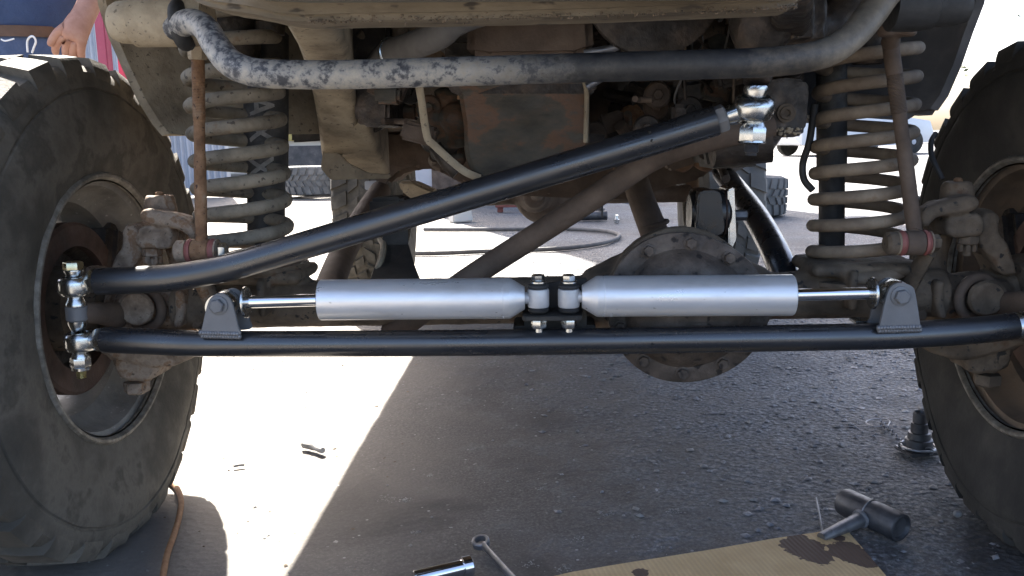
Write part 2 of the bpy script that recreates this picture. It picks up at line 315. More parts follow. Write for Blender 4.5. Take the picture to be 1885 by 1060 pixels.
def recentre(o):
    """give a top-level mesh its origin at its own base"""
    me = o.data; xs = [q.co for q in me.vertices]
    c = V(((min(p.x for p in xs)+max(p.x for p in xs))/2, (min(p.y for p in xs)+max(p.y for p in xs))/2, min(p.z for p in xs)))
    me.transform(Matrix.Translation(-c)); o.location = c; LOC[o.name] = c
    return o
def cast(mb, name, voxel=.004, smooth=6, amp=.0015, nsc=45):
    """fuse overlapping solids into one rough-cast surface"""
    me = bpy.data.meshes.new(name); me.from_pydata([tuple(x) for x in mb.v], [], mb.f)
    bm = bmesh.new(); bm.from_mesh(me); bmesh.ops.recalc_face_normals(bm, faces=bm.faces); bm.to_mesh(me); bm.free()
    o = bpy.data.objects.new(name+'_tmp', me); C.objects.link(o)
    m = o.modifiers.new('r', 'REMESH'); m.mode = 'VOXEL'; m.voxel_size = voxel
    m = o.modifiers.new('s', 'SMOOTH'); m.iterations = smooth; m.factor = .5
    dg = bpy.context.evaluated_depsgraph_get(); r = bpy.data.meshes.new_from_object(o.evaluated_get(dg))
    bpy.data.objects.remove(o); bpy.data.meshes.remove(me)
    for q in r.vertices: q.co = q.co + noise.noise_vector(q.co*nsc)*amp + noise.noise_vector(q.co*nsc*3)*amp*.35
    for p in r.polygons: p.use_smooth = True
    r.materials.clear(); r.name = name
    return r
def pxpoly(pts, Y): return [at(x, y, Y) for x, y in pts]
def roundpoly(pts, n=4):
    """smooth a pixel outline"""
    out = []; m = len(pts)
    for i in range(m):
        a, b, c, d = [V((*pts[(i+k) % m], 0)) for k in (-1, 0, 1, 2)]
        for k in range(n):
            t = k/n; q = .5*((2*b)+(c-a)*t+(2*a-5*b+4*c-d)*t*t+(3*b-3*c+d-a)*t**3); out.append((q.x, q.y))
    return out

# ------------------------------------------------------------------ ground
def gh(x, y): return (noise.noise(V((x*1.7, y*1.7, 0)))*.006+noise.noise(V((x*7, y*7, 3)))*.0035)*max(0., 1-max(abs(x)/6, abs(y-1)/8))-.004
def make_ground():
    xs = [-400, -60, -20, -8, -4] + [-2.4+i*.04 for i in range(121)] + [4, 8, 20, 60, 400]
    ys = [-60, -15, -4] + [-1.6+i*.04 for i in range(141)] + [5, 7, 11, 20, 60, 400]
    vs = []; fs = []; nx = len(xs)
    for y in ys:
        for x in xs:
            vs.append((x, y, gh(x, y)))
    for j in range(len(ys)-1):
        for i in range(nx-1): fs.append((j*nx+i, j*nx+i+1, (j+1)*nx+i+1, (j+1)*nx+i))
    o = MB().add(vs, fs).build('ground', M_ground, angle=180); o['kind'] = 'structure'
    o['label'] = 'worn oil-stained asphalt yard in the shade of the vehicle'
make_ground()
# ------------------------------------------------------------------ the vehicle: one thing, its parts are children
CAR = empty('off_road_vehicle', (0, 1.2, 0))
tag(CAR, 'lifted off-road vehicle seen from under its front, black steering rods and twin silver dampers', 'vehicle')
X, Y_, Z = V((1, 0, 0)), V((0, 1, 0)), V((0, 0, 1))

def tyre_mesh(c, axis, R, W, rim, nl=24, lug=.014, squash=0., name='tyre', side=True):
    mb = MB(); a, u, v = frame(V(axis)); c = V(c); H = R-lug-rim
    half = [(.445, .0), (.452, .03), (.47, .12), (.494, .3), (.5, .45), (.497, .6), (.488, .7), (.48, .735), (.468, .745), (.466, .76), (.476, .77), (.474, .8), (.455, .9), (.41, .96), (.25, .985), (.0, 1.)]
    prof = [(-t*W, rim+h*H) for t, h in half] + [(t*W, rim+h*H) for t, h in half[-2::-1]]
    prof = [(-.36*W, rim-.004)] + prof + [(.36*W, rim-.004)]
    seg = 96
    P = lambda t, r, th: c+a*t+(u*math.cos(th)+v*math.sin(th))*r
    rings = [[P(t, r, 2*math.pi*j/seg) for j in range(seg)] for t, r in prof]
    rings.append(rings[0]); mb.loft(rings, cap=False)
    rb = rim+H
    def blk(path_o, path_i, th0, th1, sk=0.):
        n = len(path_o); vs = []
        for th in (th0, th1):
            for k, (t, r) in enumerate(path_o): vs.append(P(t, r, th+sk*t/W))
            for k, (t, r) in enumerate(path_i): vs.append(P(t, r, th+sk*t/W))
        m = 2*n; fs = []
        for k in range(n-1):
            fs.append((k, k+1, m+k+1, m+k))
            for o in (0, m): fs.append((o+k, o+k+1, o+n+k+1, o+n+k))
        fs += [(0, n, m+n, m), (n-1, m+n-1, m+2*n-1, 2*n-1)]
        mb.add(vs, fs)
    st = 2*math.pi/nl
    for k in range(nl):
        for sd in (-1, 1):
            th = k*st+(st*.5 if sd > 0 else 0)+random.uniform(-.01, .01); wd = st*.62
            if side:
                ex = .012 if k % 2 else .0
                po = [(.462*W*sd, rim+(.86-ex*2)*H), (.466*W*sd, rim+.9*H), (.452*W*sd, rim+.97*H), (.43*W*sd, R-.004), (.33*W*sd, R-.001), (.2*W*sd, R)]
                pi = [(.44*W*sd, rim+.8*H), (.44*W*sd, rim+.84*H), (.43*W*sd, rim+.88*H), (.4*W*sd, rb-.012), (.33*W*sd, rb-.008), (.2*W*sd, rb-.004)]
            else:
                po = [(.44*W*sd, R-.008), (.33*W*sd, R-.002), (.2*W*sd, R)]; pi = [(.43*W*sd, rb-.02), (.33*W*sd, rb-.01), (.2*W*sd, rb-.006)]
            blk(po, pi, th, th+wd, .25*sd)
            th2 = th+st*.45; blk([(.17*W*sd, R), (.02*W*sd, R+.001)], [(.17*W*sd, rb-.006), (.02*W*sd, rb-.006)], th2, th2+wd*.8, .5*sd)
    if squash:
        for q in mb.v: q += noise.noise_vector(q*38)*.0022
        for q in mb.v:
            d = q-c; t = d.dot(a); k = max(0., min(1., (.17-q.z)/.17)); r = (d-a*t).length
            fall = max(0., 1-abs(r-(rim+.55*H))/(.7*H))
            q += a*(math.copysign(1, t)*k*k*.03*fall)
            if q.z < .012: q.z = .002+(q.z+.03)*.2 if q.z > -.03 else .002
    return mb.mesh(name, 32)

def wheel(s, y0, zc, rubber, steer=True, lab=None, dx=0.):
    xi = (.707+dx)*s; c = V(((.817+dx)*s, y0, zc))
    mb = MB(); prof = [(0, .206), (.0, .213), (.004, .2145), (.009, .212), (.014, .2), (.03, .196), (.05, .192), (.065, .175), (.12, .172), (.15, .188), (.185, .195), (.205, .207), (.212, .212)]
    pro = prof + [(t, r-.004) for t, r in prof[::-1]]
    mb.lathe((xi, y0, zc), X*s, pro+[pro[0]], 72, cap=False)
    # spoke disc with eight vent holes
    n = 48; rr = [.172, .17, .142, .085, .03]; dd = [.15, .153, .156, .14, .136]
    for lay in (0, .005):
        vs = []; fs = []
        for r, d in zip(rr, dd):
            for j in range(n):
                t = 2*math.pi*j/n+rad(13.5); vs.append((xi+s*(d+lay), y0+r*math.cos(t), zc+r*math.sin(t)))
        for i in range(len(rr)-1):
            for j in range(n):
                if i == 1 and j % 6 in (0, 1, 2): continue
                k = (j+1) % n; fs.append((i*n+j, i*n+k, (i+1)*n+k, (i+1)*n+j))
        mb.add(vs, fs)
    W = mb.build('wheel', M_rim if s < 0 else M_rimr, CAR, lab)
    MB().lathe((xi, y0, zc), X*s, [(.002, .204), (-.004, .2055), (-.0075, .2085), (-.0075, .2125), (-.004, .216), (.004, .217), (.006, .203), (.002, .204)], 80, cap=False).build('rim_lip', M_lip, W)
    link('tyre', tyre_mesh(c, X, .393, .25, .2115, 29, .009, .02), rubber, W)
    if steer:
        MB().lathe((xi+s*.05, y0, zc), X*s, [(0, .1), (.0, .133), (.004, .138), (.01, .138), (.012, .132), (.016, .132), (.018, .138), (.024, .138), (.026, .134), (.026, .1), (0, .1)], 56, cap=False).build('brake_disc', M_rotor, W)
        m2 = MB().lathe((xi+s*.035, y0, zc), X*s, [(.05, .05), (.05, .09), (.02, .105), (.02, .118), (.024, .118), (.024, .108), (.054, .094), (.054, .05), (.05, .05)], 48, cap=False)
        m2.build('dust_shield', M_oily, W)
        MB().lathe((xi+s*.0, y0, zc), X*s, [(0, .03), (0, .052), (.04, .055), (.045, .068), (.12, .068), (.13, .04), (.17, .035)], 32).build('hub', M_dustd, W)
        k = MB()
        k.box((xi+s*.075, y0+.115, zc+.045), (.075, .06, .16), Matrix.Rotation(rad(-20), 3, 'X'), .014, 3)
        k.build('brake_caliper', M_oily, W)
    return W
ZC = .385
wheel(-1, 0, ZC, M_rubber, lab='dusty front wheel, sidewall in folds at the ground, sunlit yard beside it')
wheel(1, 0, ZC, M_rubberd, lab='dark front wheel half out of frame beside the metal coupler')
for s in (-1, 1): wheel(s, 2.42, ZC, M_rubber if s < 0 else M_tyrebg, False, None, -.085)

# ---- front axle: tube, differential, cover
ax = MB(); ax.tube([(-.6, .0, .387), (.6, .0, .393)], .037, 28)
ax.lathe((.19, -.05, .395), Y_, [(0, .112), (.03, .11), (.07, .1), (.14, .08), (.2, .05), (.24, .045)], 40)
ax.tube([(.33, 0, .39), (.24, 0, .392)], [.045, .085], 24)
ax.tube([(.05, 0, .39), (.14, 0, .392)], [.045, .085], 24)
for s in (-1, 1):
    ax.box((s*.47, .01, .437), (.17, .13, .02), None, .006); ax.box((s*.44, -.02, .41), (.012, .11, .06), None, .003)
AX = link('front_axle', cast(ax, 'front_axle', .0045, 4, .001), M_dustd, CAR)
dc = at(1262, 566, -.075)
def egg(t): return 1+.035*math.cos(2*t+.6)+.02*math.cos(3*t)
mb = MB(); rings = []
for t, r in [(0, .1145), (-.004, .1155), (-.009, .115), (-.0105, .1125), (-.011, .091), (-.0135, .0885), (-.022, .084), (-.034, .07), (-.039, .052), (-.0405, .02), (-.041, .0005)]:
    rings.append([dc+V((math.cos(a)*r*egg(a), t, math.sin(a)*r*egg(a))) for a in [2*math.pi*j/64 for j in range(64)]])
mb.loft(rings, True); DC = mb.build('differential_cover', M_diff, CAR, 'round brown differential cover ringed with bolts')
for k in range(10):
    a = 2*math.pi*(k+.42)/10; p = dc+V((math.cos(a)*.1005*egg(a), -.0105, math.sin(a)*.1005*egg(a)))
    MB().lathe(p, -Y_, [(0, .0108), (.0016, .0108), (.0022, .009)], 20).hexa(p-Y_*.0015, -Y_, .0085, .0068, random.random()*3).build('bolt', M_diff, DC)

# ---- coil springs, bump stops and shock absorbers
def coil(s, cx, cy, z0, z1, turns, R, r, mat, ph, lab):
    pts = []; n = int(turns*26)
    for i in range(n+1):
        t = i/n; e = 1.
        zz = z0+(z1-z0)*(t if True else 0); rr = R*(1-.04*max(0, (t-.85)/.15))
        a = ph+t*turns*2*math.pi*s; pts.append(V((cx+math.cos(a)*rr, cy+math.sin(a)*rr, zz)))
    return MB().tube(pts, r, 14).build('coil_spring', mat, CAR, lab, 60)
def cphase(px, py, want, z0, z1, turns): return want-2*math.pi*turns*(at(px, py, .015).z-z0)/(z1-z0)
coil(1, -.487, .015, .465, .845, 9.1, .0665, .0106, M_spring, cphase(345, 250, math.pi, .465, .845, 9.1), 'dusty tan coil spring lit by the yard behind it')
coil(1, .474, .015, .425, .835, 10.1, .0685, .0097, M_springr, cphase(1690, 388, 0, .425, .835, 10.1), 'brown coil spring beside the dark tyre')
def shock(px, y0, y1, r, Y, lab, letters=False, cx2=None):
    p0, p1 = at(px, y0, Y), at(cx2 or px, y1, Y); d = p1-p0; L = d.length
    o = MB().lathe(p0, d, [(-.02, .012), (0, .012), (0, r*.8), (.006, r), (L*.55, r), (L*.55+.002, r*.86), (L, r*.86), (L+.01, .014), (L+.05, .014)], 36).build('shock_absorber', M_shock, CAR, lab)
    MB().lathe(p0-d.normalized()*.045, d, [(0, .006), (.03, .006)], 12).build('stem', M_gold, o)
    MB().lathe(p0-d.normalized()*.022, d, [(0, .02), (.004, .026), (.018, .026), (.022, .02)], 20).build('bushing', M_bushblk, o)
    if letters:
        for ch, py in (('A', 196), ('X', 243), ('X', 306)):
            cu = bpy.data.curves.new('t', 'FONT'); cu.body = ch; cu.size = .062; cu.align_x = 'CENTER'; cu.align_y = 'CENTER'; cu.extrude = .0; cu.offset = .001
            to = bpy.data.objects.new('t', cu); C.objects.link(to); dg = bpy.context.evaluated_depsgraph_get()
            me = bpy.data.meshes.new_from_object(to.evaluated_get(dg)); bpy.data.objects.remove(to)
            bm = bmesh.new(); bm.from_mesh(me); bmesh.ops.subdivide_edges(bm, edges=[e for e in bm.edges], cuts=3); bmesh.ops.triangulate(bm, faces=bm.faces)
            q0 = at(px+1, py, Y); an0 = rad(-93)
            for q in bm.verts:   # turned a quarter, wrapped round the tube
                u_, v_ = q.co.y, -q.co.x*.8; an = an0+u_/r
                q.co = V((q0.x+math.cos(an)*(r+.0008), q0.y+math.sin(an)*(r+.0008), q0.z+v_))
            bm.to_mesh(me); bm.free(); link('letter', me, M_letter, o)
    return o
shock(490, 55, 520, .036, .1, 'dusty black shock absorber with white lettering inside the tan coil', True)
shock(1531, 70, 520, .0235, .085, 'plain dark shock absorber inside the brown coil')
for s, yy in ((-1, 70), (1, 62)):   # spring towers
    c = V((s*.476, .04, .86)); MB().lathe(c, Z, [(-.03, .05), (-.02, .085), (.0, .092), (.12, .095)], 28).build('spring_tower', M_dust if s < 0 else M_liner, CAR)
    MB().lathe((s*.476, .02, .8 if s < 0 else .79), Z, [(-.05, .022), (-.03, .03), (.02, .034), (.08, .04)], 20).build('bump_stop', M_oily, CAR)
# spring seats
for s in (-1, 1):
    MB().lathe((s*.474, .015, .44 if s < 0 else .405), Z, [(0, .082), (.006, .086), (.012, .084), (.014, .06), (.03, .045), (.034, .03)], 32).build('spring_seat', M_dustd, CAR)

# ---- frame rails
def rail(name, secs, h, mat, lab=None, bev=.006):
    rings = []
    for Y, xl, xr, py, hh in secs:
        a, b = at(xl, py, Y), at(xr, py, Y); b = V((b.x, b.y, a.z*.5+b.z*.5)); a = V((a.x, a.y, b.z)); k = .008
        rings.append([a+V((0, 0, k)), a+V((k, 0, 0)), b-V((k, 0, 0)), b+V((0, 0, k)), b+V((0, 0, hh)), a+V((0, 0, hh))])
    return MB().loft(rings, True).jitter(.0012, 14).build(name, mat, CAR, lab, 50)
rail('frame_rail', [(-.42, 500, 590, 20, .16), (-.3, 524, 614, 46, .15), (-.16, 550, 640, 92, .14), (-.04, 566, 650, 132, .14), (.08, 578, 655, 185, .14), (.17, 587, 658, 236, .14), (.171, 587, 681, 238, .14), (.3, 592, 700, 288, .14), (.42, 601, 718, 326, .15), (.46, 606, 716, 318, .15)], .14, M_dust, 'tan mud-caked frame rail between shock and oil pan')
p = MB().prism(pxpoly([(596, 262), (604, 262), (640, 300), (676, 318), (720, 322), (716, 329), (608, 331), (590, 310)], .28), (0, .012, 0), .002); p.build('mounting_plate', M_dust, CAR)
rail('frame_rail', [(-.42, 1420, 1500, 0, .16), (-.2, 1420, 1490, 60, .15), (0, 1405, 1480, 150, .15), (.12, 1400, 1478, 205, .14), (.4, 1330, 1420, 290, .12), (.9, 1290, 1360, 316, .12)], .14, M_oily, 'dark oily frame rail behind the steering box')
b = MB().prism(pxpoly([(648, 40), (716, 40), (716, 228), (700, 234), (668, 233), (652, 222)], .1), (0, .2, 0), .006); b.build('motor_mount_box', M_oily, CAR)
# long rails on towards the tail
for s in (-1, 1): MB().box((s*.43, 1.9, .66), (.06, 2.5, .11), None, .006).build('rear_frame_rail', M_dustd, CAR)

# ---- bumper / crossmember over the top of the view
P_ = [(330, -60), (345, -2), (395, 14), (455, 22), (505, 34), (560, 39), (640, 36), (800, 34), (942, 31), (1120, 26), (1300, 19), (1420, 14), (1478, 10), (1490, -60)]
mb = MB().prism(pxpoly(P_, -.5), (0, .07, 0), .006, 3); mb.build('bumper_beam', M_beam, CAR, 'dust-caked bumper beam across the top', 40)
lip = [at(x, y, -.503) for x, y in ((560, 36), (640, 33.5), (800, 31.5), (942, 28.5), (1120, 23.5), (1300, 16.5), (1420, 11.5), (1470, 8))]
mb = MB(); pts = catmull(lip, 40)
for k in range(420):
    t = random.random()*(len(pts)-2); q = pts[int(t)].lerp(pts[int(t)+1], t-int(t)); mb.sphere(q+V((0, random.uniform(-.002, .012), random.gauss(-.001, .0016))), random.choice((.0006, .0008, .001, .0014)), 6, 4, (random.uniform(.8, 1.6), 1, .8))
mb.build('crusted_lip', M_dustd, CAR, None, 60)['kind'] = 'stuff'
MB().prism(pxpoly([(332, -120), (1492, -120), (1480, -16), (520, -10), (420, -18)], -.56), (0, .06, 0), .012, 3).build('bumper_face', M_body, CAR)

# ---- anti-roll bar
sw = [(322, 52, -.24), (350, 40, -.27), (378, 52, -.3), (398, 84, -.33), (425, 116, -.35), (468, 133, -.36), (540, 137, -.36), (640, 137, -.36), (760, 134, -.36), (900, 130, -.36), (1060, 125, -.36), (1240, 120, -.36), (1400, 115, -.36), (1478, 107, -.36), (1530, 93, -.35), (1572, 64, -.33), (1604, 24, -.3), (1640, -24, -.27), (1690, -50, -.24)]
SW = MB().tube([at(*q) for q in sw], [.0155]*3+[.0158]*13+[.0175, .0185, .0185], 24, 6).build('anti_roll_bar', M_sway, CAR, 'peeling grey anti-roll bar bent up at both ends', 60)
c0 = at(204, 42, -.22)
MB().lathe(c0, X, [(0, .012), (.004, .022), (.012, .026), (.03, .027), (.032, .031), (.1, .032), (.125, .03)], 32).jitter(.001, 40).build('bar_mount', M_dust, SW)
MB().torus(at(336, 46, -.235), V((1, .12, .1)), .021, .011, 28, 12).build('bushing', M_bushblk, SW)
c1 = at(1636, 10, -.25)
MB().lathe(c1, X, [(0, .02), (.002, .03), (.03, .031), (.05, .029), (.052, .026), (.075, .026), (.09, .022), (.094, .012)], 32).build('bar_mount', M_bushblk, SW)
# end links
def endlink(pt, pb, r, mat, lab, lower, top):
    a, b = at(*pt), at(*pb); d = (b-a).normalized(); L = (b-a).length
    prof = [(0, r*.98), (L*.12, r)]
    for k in range(26):   # threaded stretch
        t = L*(.17+.2*k/26); prof += [(t, r*1.0), (t+L*.2/52, r*.9)]
    prof += [(L*.38, r*.86), (L*.55, r*.86), (L*.56, r*.95), (L, r*.95)]
    o = MB().lathe(a, d, prof, 18).build('end_link', mat, CAR, lab)
    if pt[0] < 900: MB().hexa(a-d*.002, d, r*1.5, .02).build('nut', M_dust, o)
    e = at(*lower); hw = .0135
    MB().lathe(e-X*hw, X, [(0, .0155), (.002, .0178), (2*hw-.002, .0178), (2*hw, .0155)], 28).tube([e+Z*.01, b], r, 14).build('link_eye', mat, o)
    for s in (-1, 1):
        MB().lathe(e+X*s*hw, X*s, [(0, .0175), (.003, .0185), (.0075, .0165), (.008, .012)], 26).build('bushing', M_redbush, o)
        MB().lathe(e+X*s*(hw+.008), X*s, [(0, .0172), (.0025, .0172)], 24).build('washer', M_dust if s < 0 else M_dustpink, o)
    MB().hexa(e+X*(hw+.0105), X, .012, .0125, .5).build('bolt_head', M_zinc if pt[0] < 900 else M_dustd, o)
    MB().lathe(e-X*(hw+.01), -X, [(0, .0165), (.012, .0165), (.016, .012)], 20).build('link_pin', M_dustpink if pt[0] < 900 else M_dustd, o)
    return o
EL = endlink((364, 86, -.1), (371, 446, -.1), .0092, M_rust, 'rusty orange threaded end link beside the tan coil', (372, 462, -.1), 0)
MB().lathe(at(362, 72, -.12), V((.1, 0, 1)), [(-.006, .016), (0, .018), (.004, .016), (.012, .012), (.022, .01)], 20).build('cup_washer', M_redbush, EL)
ER = endlink((1638, 72, -.1), (1684, 430, -.08), .0112, M_brown, 'tan dusty end link in front of the brown coil', (1681, 447, -.09), 0)
k = MB(); 
for dx in (-19, 22): k.lathe(at(1650+dx, 50, -.13), Z*1, [(-.012, .008), (-.009, .011), (.009, .011), (.012, .008)], 14)
k.tube([at(1628, 54, -.13), at(1675, 52, -.13)], .009, 12); k.tube([at(1639, 80, -.1), at(1645, 52, -.13)], [.013, .009], 14)
link('link_clevis', cast(k, 'link_clevis', .0025, 3, .0006), M_brown, ER)

# ---- tie rod with welded brackets and rod ends
tr = [(192, 625, -.14), (260, 628, -.14), (330, 631, -.14), (400, 632.5, -.14), (600, 632.5, -.14), (942, 630, -.14), (1300, 624.5, -.14), (1560, 620, -.14), (1640, 618, -.14), (1720, 613.5, -.14), (1800, 607.5, -.14), (1868, 600, -.14)]
TR = MB().tube([at(*q) for q in tr], .0188, 32, 5).build('tie_rod', M_black, CAR, 'lower black steering tube spanning the wheels, dampers bracketed above', 60)
tl = at(192, 625, -.14); tr2 = at(1868, 600, -.14)
def rod_end(par, eye, tip, lab=None, r=.0195, mat=M_zinc):
    """eye ring with vertical axis, ball, shank and jam nut pointing to tip"""
    d = (tip-eye).normalized(); L = (tip-eye).length; ring = MB(); n = 36
    # barrel-shaped ring
    pr = [(-.0135, .0128), (-.0135, .0175), (-.0115, .0205), (-.006, .0222), (.006, .0222), (.0115, .0205), (.0135, .0175), (.0135, .0128), (-.0135, .0128)]
    ring.lathe(eye, Z, pr, n, cap=False)
    ring.lathe(eye+d*.015, d, [(0, .0135), (.012, .0115), (.02, .0095)], 24)
    o = ring.build('rod_end', mat, par, lab, 50)
    MB().sphere(eye, .0145, 24, 14).build('ball', M_chrome, par)
    pr = [(.032, .0082)]; t = .034
    while t < L-.004: pr += [(t, .0092), (t+.0009, .0083)]; t += .0018
    MB().lathe(eye, d, pr, 18).build('threaded_shank', M_zinc, par)
    return o
eL = at(149, 628, -.14)
rod_end(TR, eL, tl)
MB().lathe(tl, eL-tl, [(-.004, .0192), (.006, .0188), (.013, .015), (.016, .012)], 6, ph=.2).build('jam_nut', M_zinc, TR)
MB().lathe(tr2, at(1900, 597, -.14)-tr2, [(-.003, .0175), (.004, .0195), (.02, .0195), (.024, .014)], 28).build('end_collar', M_zinc, TR)
rod_end(TR, at(1938, 592, -.14), tr2)
_e = at(1938, 592, -.14)
MB().lathe(_e-Z*.012, -Z, [(0, .0105), (.008, .0135), (.012, .0135)], 24).hexa(_e-Z*.023, -Z, .0145, .015, .2).build('lock_nut', M_zinc, TR)
MB().lathe(_e+Z*.012, Z, [(0, .0105), (.01, .0145), (.03, .0145)], 24).hexa(_e+Z*.041, Z, .0145, .011, .2).build('bolt_head', M_zinc, TR)

# vertical bolt stack at the knuckle end of both rods
Bx = at(140, 560, -.14); tilt = (at(150, 690, -.14)-at(134, 485, -.14)).normalized()
def stackp(py): return at(134+(py-485)*16/205, py, -.14)
def st(name, y0, y1, prof_px, mat, hexa=False):
    a, b = stackp(y0), stackp(y1); L = (b-a).length; s_ = 1/1310.
    if hexa: o = MB().hexa(a, b-a, prof_px*s_, L, .15)
    else: o = MB().lathe(a, b-a, [(t*L, r*s_) for t, r in prof_px], 28)
    return o.build(name, mat, DL)
drg = [(180, 518, -.14), (245, 515.5, -.14), (300, 512.5, -.14), (345, 507, -.14), (390, 499, -.142), (440, 487, -.144), (500, 469.5, -.146), (700, 409.5, -.155), (950, 334, -.165), (1200, 258.5, -.18), (1318, 221.5, -.185)]
DL = MB().tube([at(*q) for q in drg], .0195, 32, 6).build('drag_link', M_black, CAR, 'upper black steering tube rising diagonally to the right', 60)
dl0 = at(180, 518, -.14); dl1 = at(1318, 221.5, -.185)
rod_end(DL, stackp(527), dl0)
MB().lathe(dl0, stackp(527)-dl0, [(-.004, .0192), (.004, .0188), (.012, .0155), (.016, .012)], 6, ph=.4).build('jam_nut', M_zinc, DL)
st('bolt_head', 482, 497, 18, M_gold, True)
st('washer', 496, 512, [(0, 17.5), (.15, 18), (.6, 15), (1, 13.5)], M_zinc)
st('spacer', 543, 562, [(0, 13), (.4, 14.5), (.8, 19), (1, 19)], M_zinc)
st('lock_nut', 562, 590, [(0, 17), (.1, 19.5), (.9, 19.5), (1, 17)], M_greypaint)
st('spacer', 590, 609, [(0, 18.5), (.3, 18), (.8, 14), (1, 12.5)], M_zinc)
st('spacer', 644, 658, [(0, 12), (.4, 14.5), (.9, 18), (1, 18)], M_zinc)
st('lock_nut', 656, 676, 18.5, M_zinc, True)
st('washer', 675, 680, [(0, 17), (1, 17)], M_zinc)
st('bolt_thread', 679, 695, [(k/20, 7.8 if k % 2 else 9) for k in range(21)], M_gold)
# far end at the steering arm
e2 = at(1387, 197, -.19)
d = (dl1-e2).normalized()
pr = [(-.0135, .0165), (-.015, .0185), (-.0125, .0235), (-.006, .0262), (.003, .0265), (.0105, .0245), (.0145, .0195), (.0138, .0165), (-.0135, .0165)]
re_ = MB().lathe(e2, V((.05, -.3, 1)), pr, 40, cap=False); re_.lathe(e2+d*.02, d, [(0, .015), (.008, .0135), (.015, .0118)], 24)
re_.build('rod_end', M_zinc, DL, None, 50); MB().sphere(e2, .0155, 28, 16).build('ball', M_chrome, DL)
L = (dl1-e2).length; prf = []; t = .03
while t < L: prf += [(t, .0108), (t+.001, .0098)]; t += .002
MB().lathe(e2, d, prf, 20).build('threaded_shank', M_zinc, DL)
MB().hexa(dl1, -d, .0182, .014, .25).build('jam_nut', M_greypaint, DL)
va = (at(1384, 262, -.19)-at(1392, 150, -.19)).normalized(); s_ = 1/1325.
def vs(name, y0, prof, mat, hx=None):
    a = at(1392-(y0-150)*8/112, y0, -.19)
    o = MB().hexa(a, va, hx[0]*s_, hx[1]*s_, .2) if hx else MB().lathe(a, va, [(t*s_, r*s_) for t, r in prof], 28)
    return o.build(name, mat, DL)
vs('spacer', 158, [(0, 20), (3, 21), (14, 20), (24, 16), (28, 15)], M_zinc)
vs('spacer', 214, [(0, 15), (8, 17), (16, 21), (20, 22)], M_zinc)
vs('lock_nut', 233, None, M_zinc, (25, 28))
vs('washer', 259, [(0, 23), (3, 23.5), (5, 19)], M_zinc)
vs('bolt_thread', 263, [(k*1.2, (11 if k % 2 else 12.5)*(1 if k < 14 else .8)) for k in range(19)], M_tooldark)
for px, py, w_, h_ in ((1193, 243, 4, 5), (1197, 259, 4, 6), (1280, 229, 7, 5), (1287, 238, 5, 8)):
    c = at(px, py, -.18); 
    MB().lathe(c+V((0, -.0188, .0)), -Y_, [(-.004, .003*w_/4), (.0006, .002*w_/4)], 7, sx=h_/6).jitter(.001, 300).build('scuff', M_scuff, DL)

# ---- twin steering dampers
def damper(a, b, r, endA, lab):
    """body from a (rod end) to b (eye end)"""
    a, b = at(*a), at(*b); d = (b-a).normalized(); L = (b-a).length
    o = MB().lathe(a, d, [(.0012, r*.9), (.0, r*.97), (.0012, r), (L-.031, r), (L-.0305, r*.988), (L-.0295, r*.988), (L-.029, r), (L-.022, r), (L-.0195, r*.98), (L-.004, r*.64), (L, r*.56)], 56).build('steering_damper', M_silver, CAR, lab, 30)
    MB().lathe(a, d, [(-.001, r*.62), (.0012, r*.9)], 32).build('gland', M_tooldark, o)
    # stamped characters: small raised ticks in columns round the tube
    mk = MB(); u = frame(d)[1]
    for col, n in ((.03, 12), (.041, 9), (.058, 12)):
        for k in range(n):
            an = rad(-150+k*11+col*400); p = a+d*(L-col-.0005*random.random())
            rad_ = V((0, math.cos(an), math.sin(an))); tn = d.cross(rad_)
            if random.random() < .8: mk.box(p+rad_*(r-.0001), (.0007, .0007, .0012+.0016*random.random()), Matrix((d, rad_, tn)).transposed())
            if random.random() < .6: mk.box(p+rad_*(r-.0001)+d*.001, (.0022, .0007, .0006), Matrix((d, rad_, tn)).transposed())
    mk.build('stamped_mark', M_white, o)
    return o, a, b, d
RD = .0287
D1, a1, b1, d1 = damper((590, 552, -.145), (966, 548.5, -.145), RD, 0, 'left silver steering damper with its rod to the left bracket')
D2, a2, b2, d2 = damper((1459, 543, -.145), (1071, 545.5, -.145), RD, 0, 'right silver steering damper with its rod to the right bracket')
def rod(D, a, end, rr):
    e = at(*end); MB().tube([a, e], rr, 24).build('piston_rod', M_chrome, D)
    dd = (e-a).normalized()
    MB().lathe(e-dd*.002, dd, [(-.001, .0095), (.0, .0215), (.001, .0225), (.003, .0225), (.004, .0215), (.006, .012)], 32).build('stop_washer', M_zinc, D)
rod(D1, a1, (453, 556, -.145), .0088); rod(D2, a2, (1606, 539.5, -.145), .0084)
def centre_eye(D, px, tip, hb):
    c = at(px, 548, -.145); q = 1/1340.
    MB().lathe(c-Z*.0135, Z, [(0, .0125), (.001, .0145), (.003, .0152), (.024, .0152), (.026, .0145), (.027, .0125)], 32).tube([c, tip], .0085, 16).build('damper_eye', M_white, D)
    for s in (-1, 1): MB().lathe(c+Z*s*.0135, Z*s, [(-.001, .0125), (.002, .0148), (.005, .0142), (.008, .0105)], 28).build('bushing', M_bushblk, D)
    MB().lathe(c+Z*.0215, Z, [(0, .0115), (.002, .0115), (.0035, .0098), (.0036, .009)], 28).hexa(c+Z*.0245, Z, .0092, .0085, .1+px*.01).build('bolt', M_zinc, D)
    MB().lathe(c-Z*.0278, -Z, [(0, .0128), (.0022, .0128)], 26).build('washer', M_gold if px > 1000 else M_zinc, D)
    MB().hexa(c-Z*.0298, -Z, .0112, .0135, .35+px*.01).build('lock_nut', M_zinc, D)
    MB().lathe(c-Z*.0432, -Z, [(0, .0062), (.0055, .0062), (.0065, .005)], 16).build('bolt_thread', M_zinc, D)
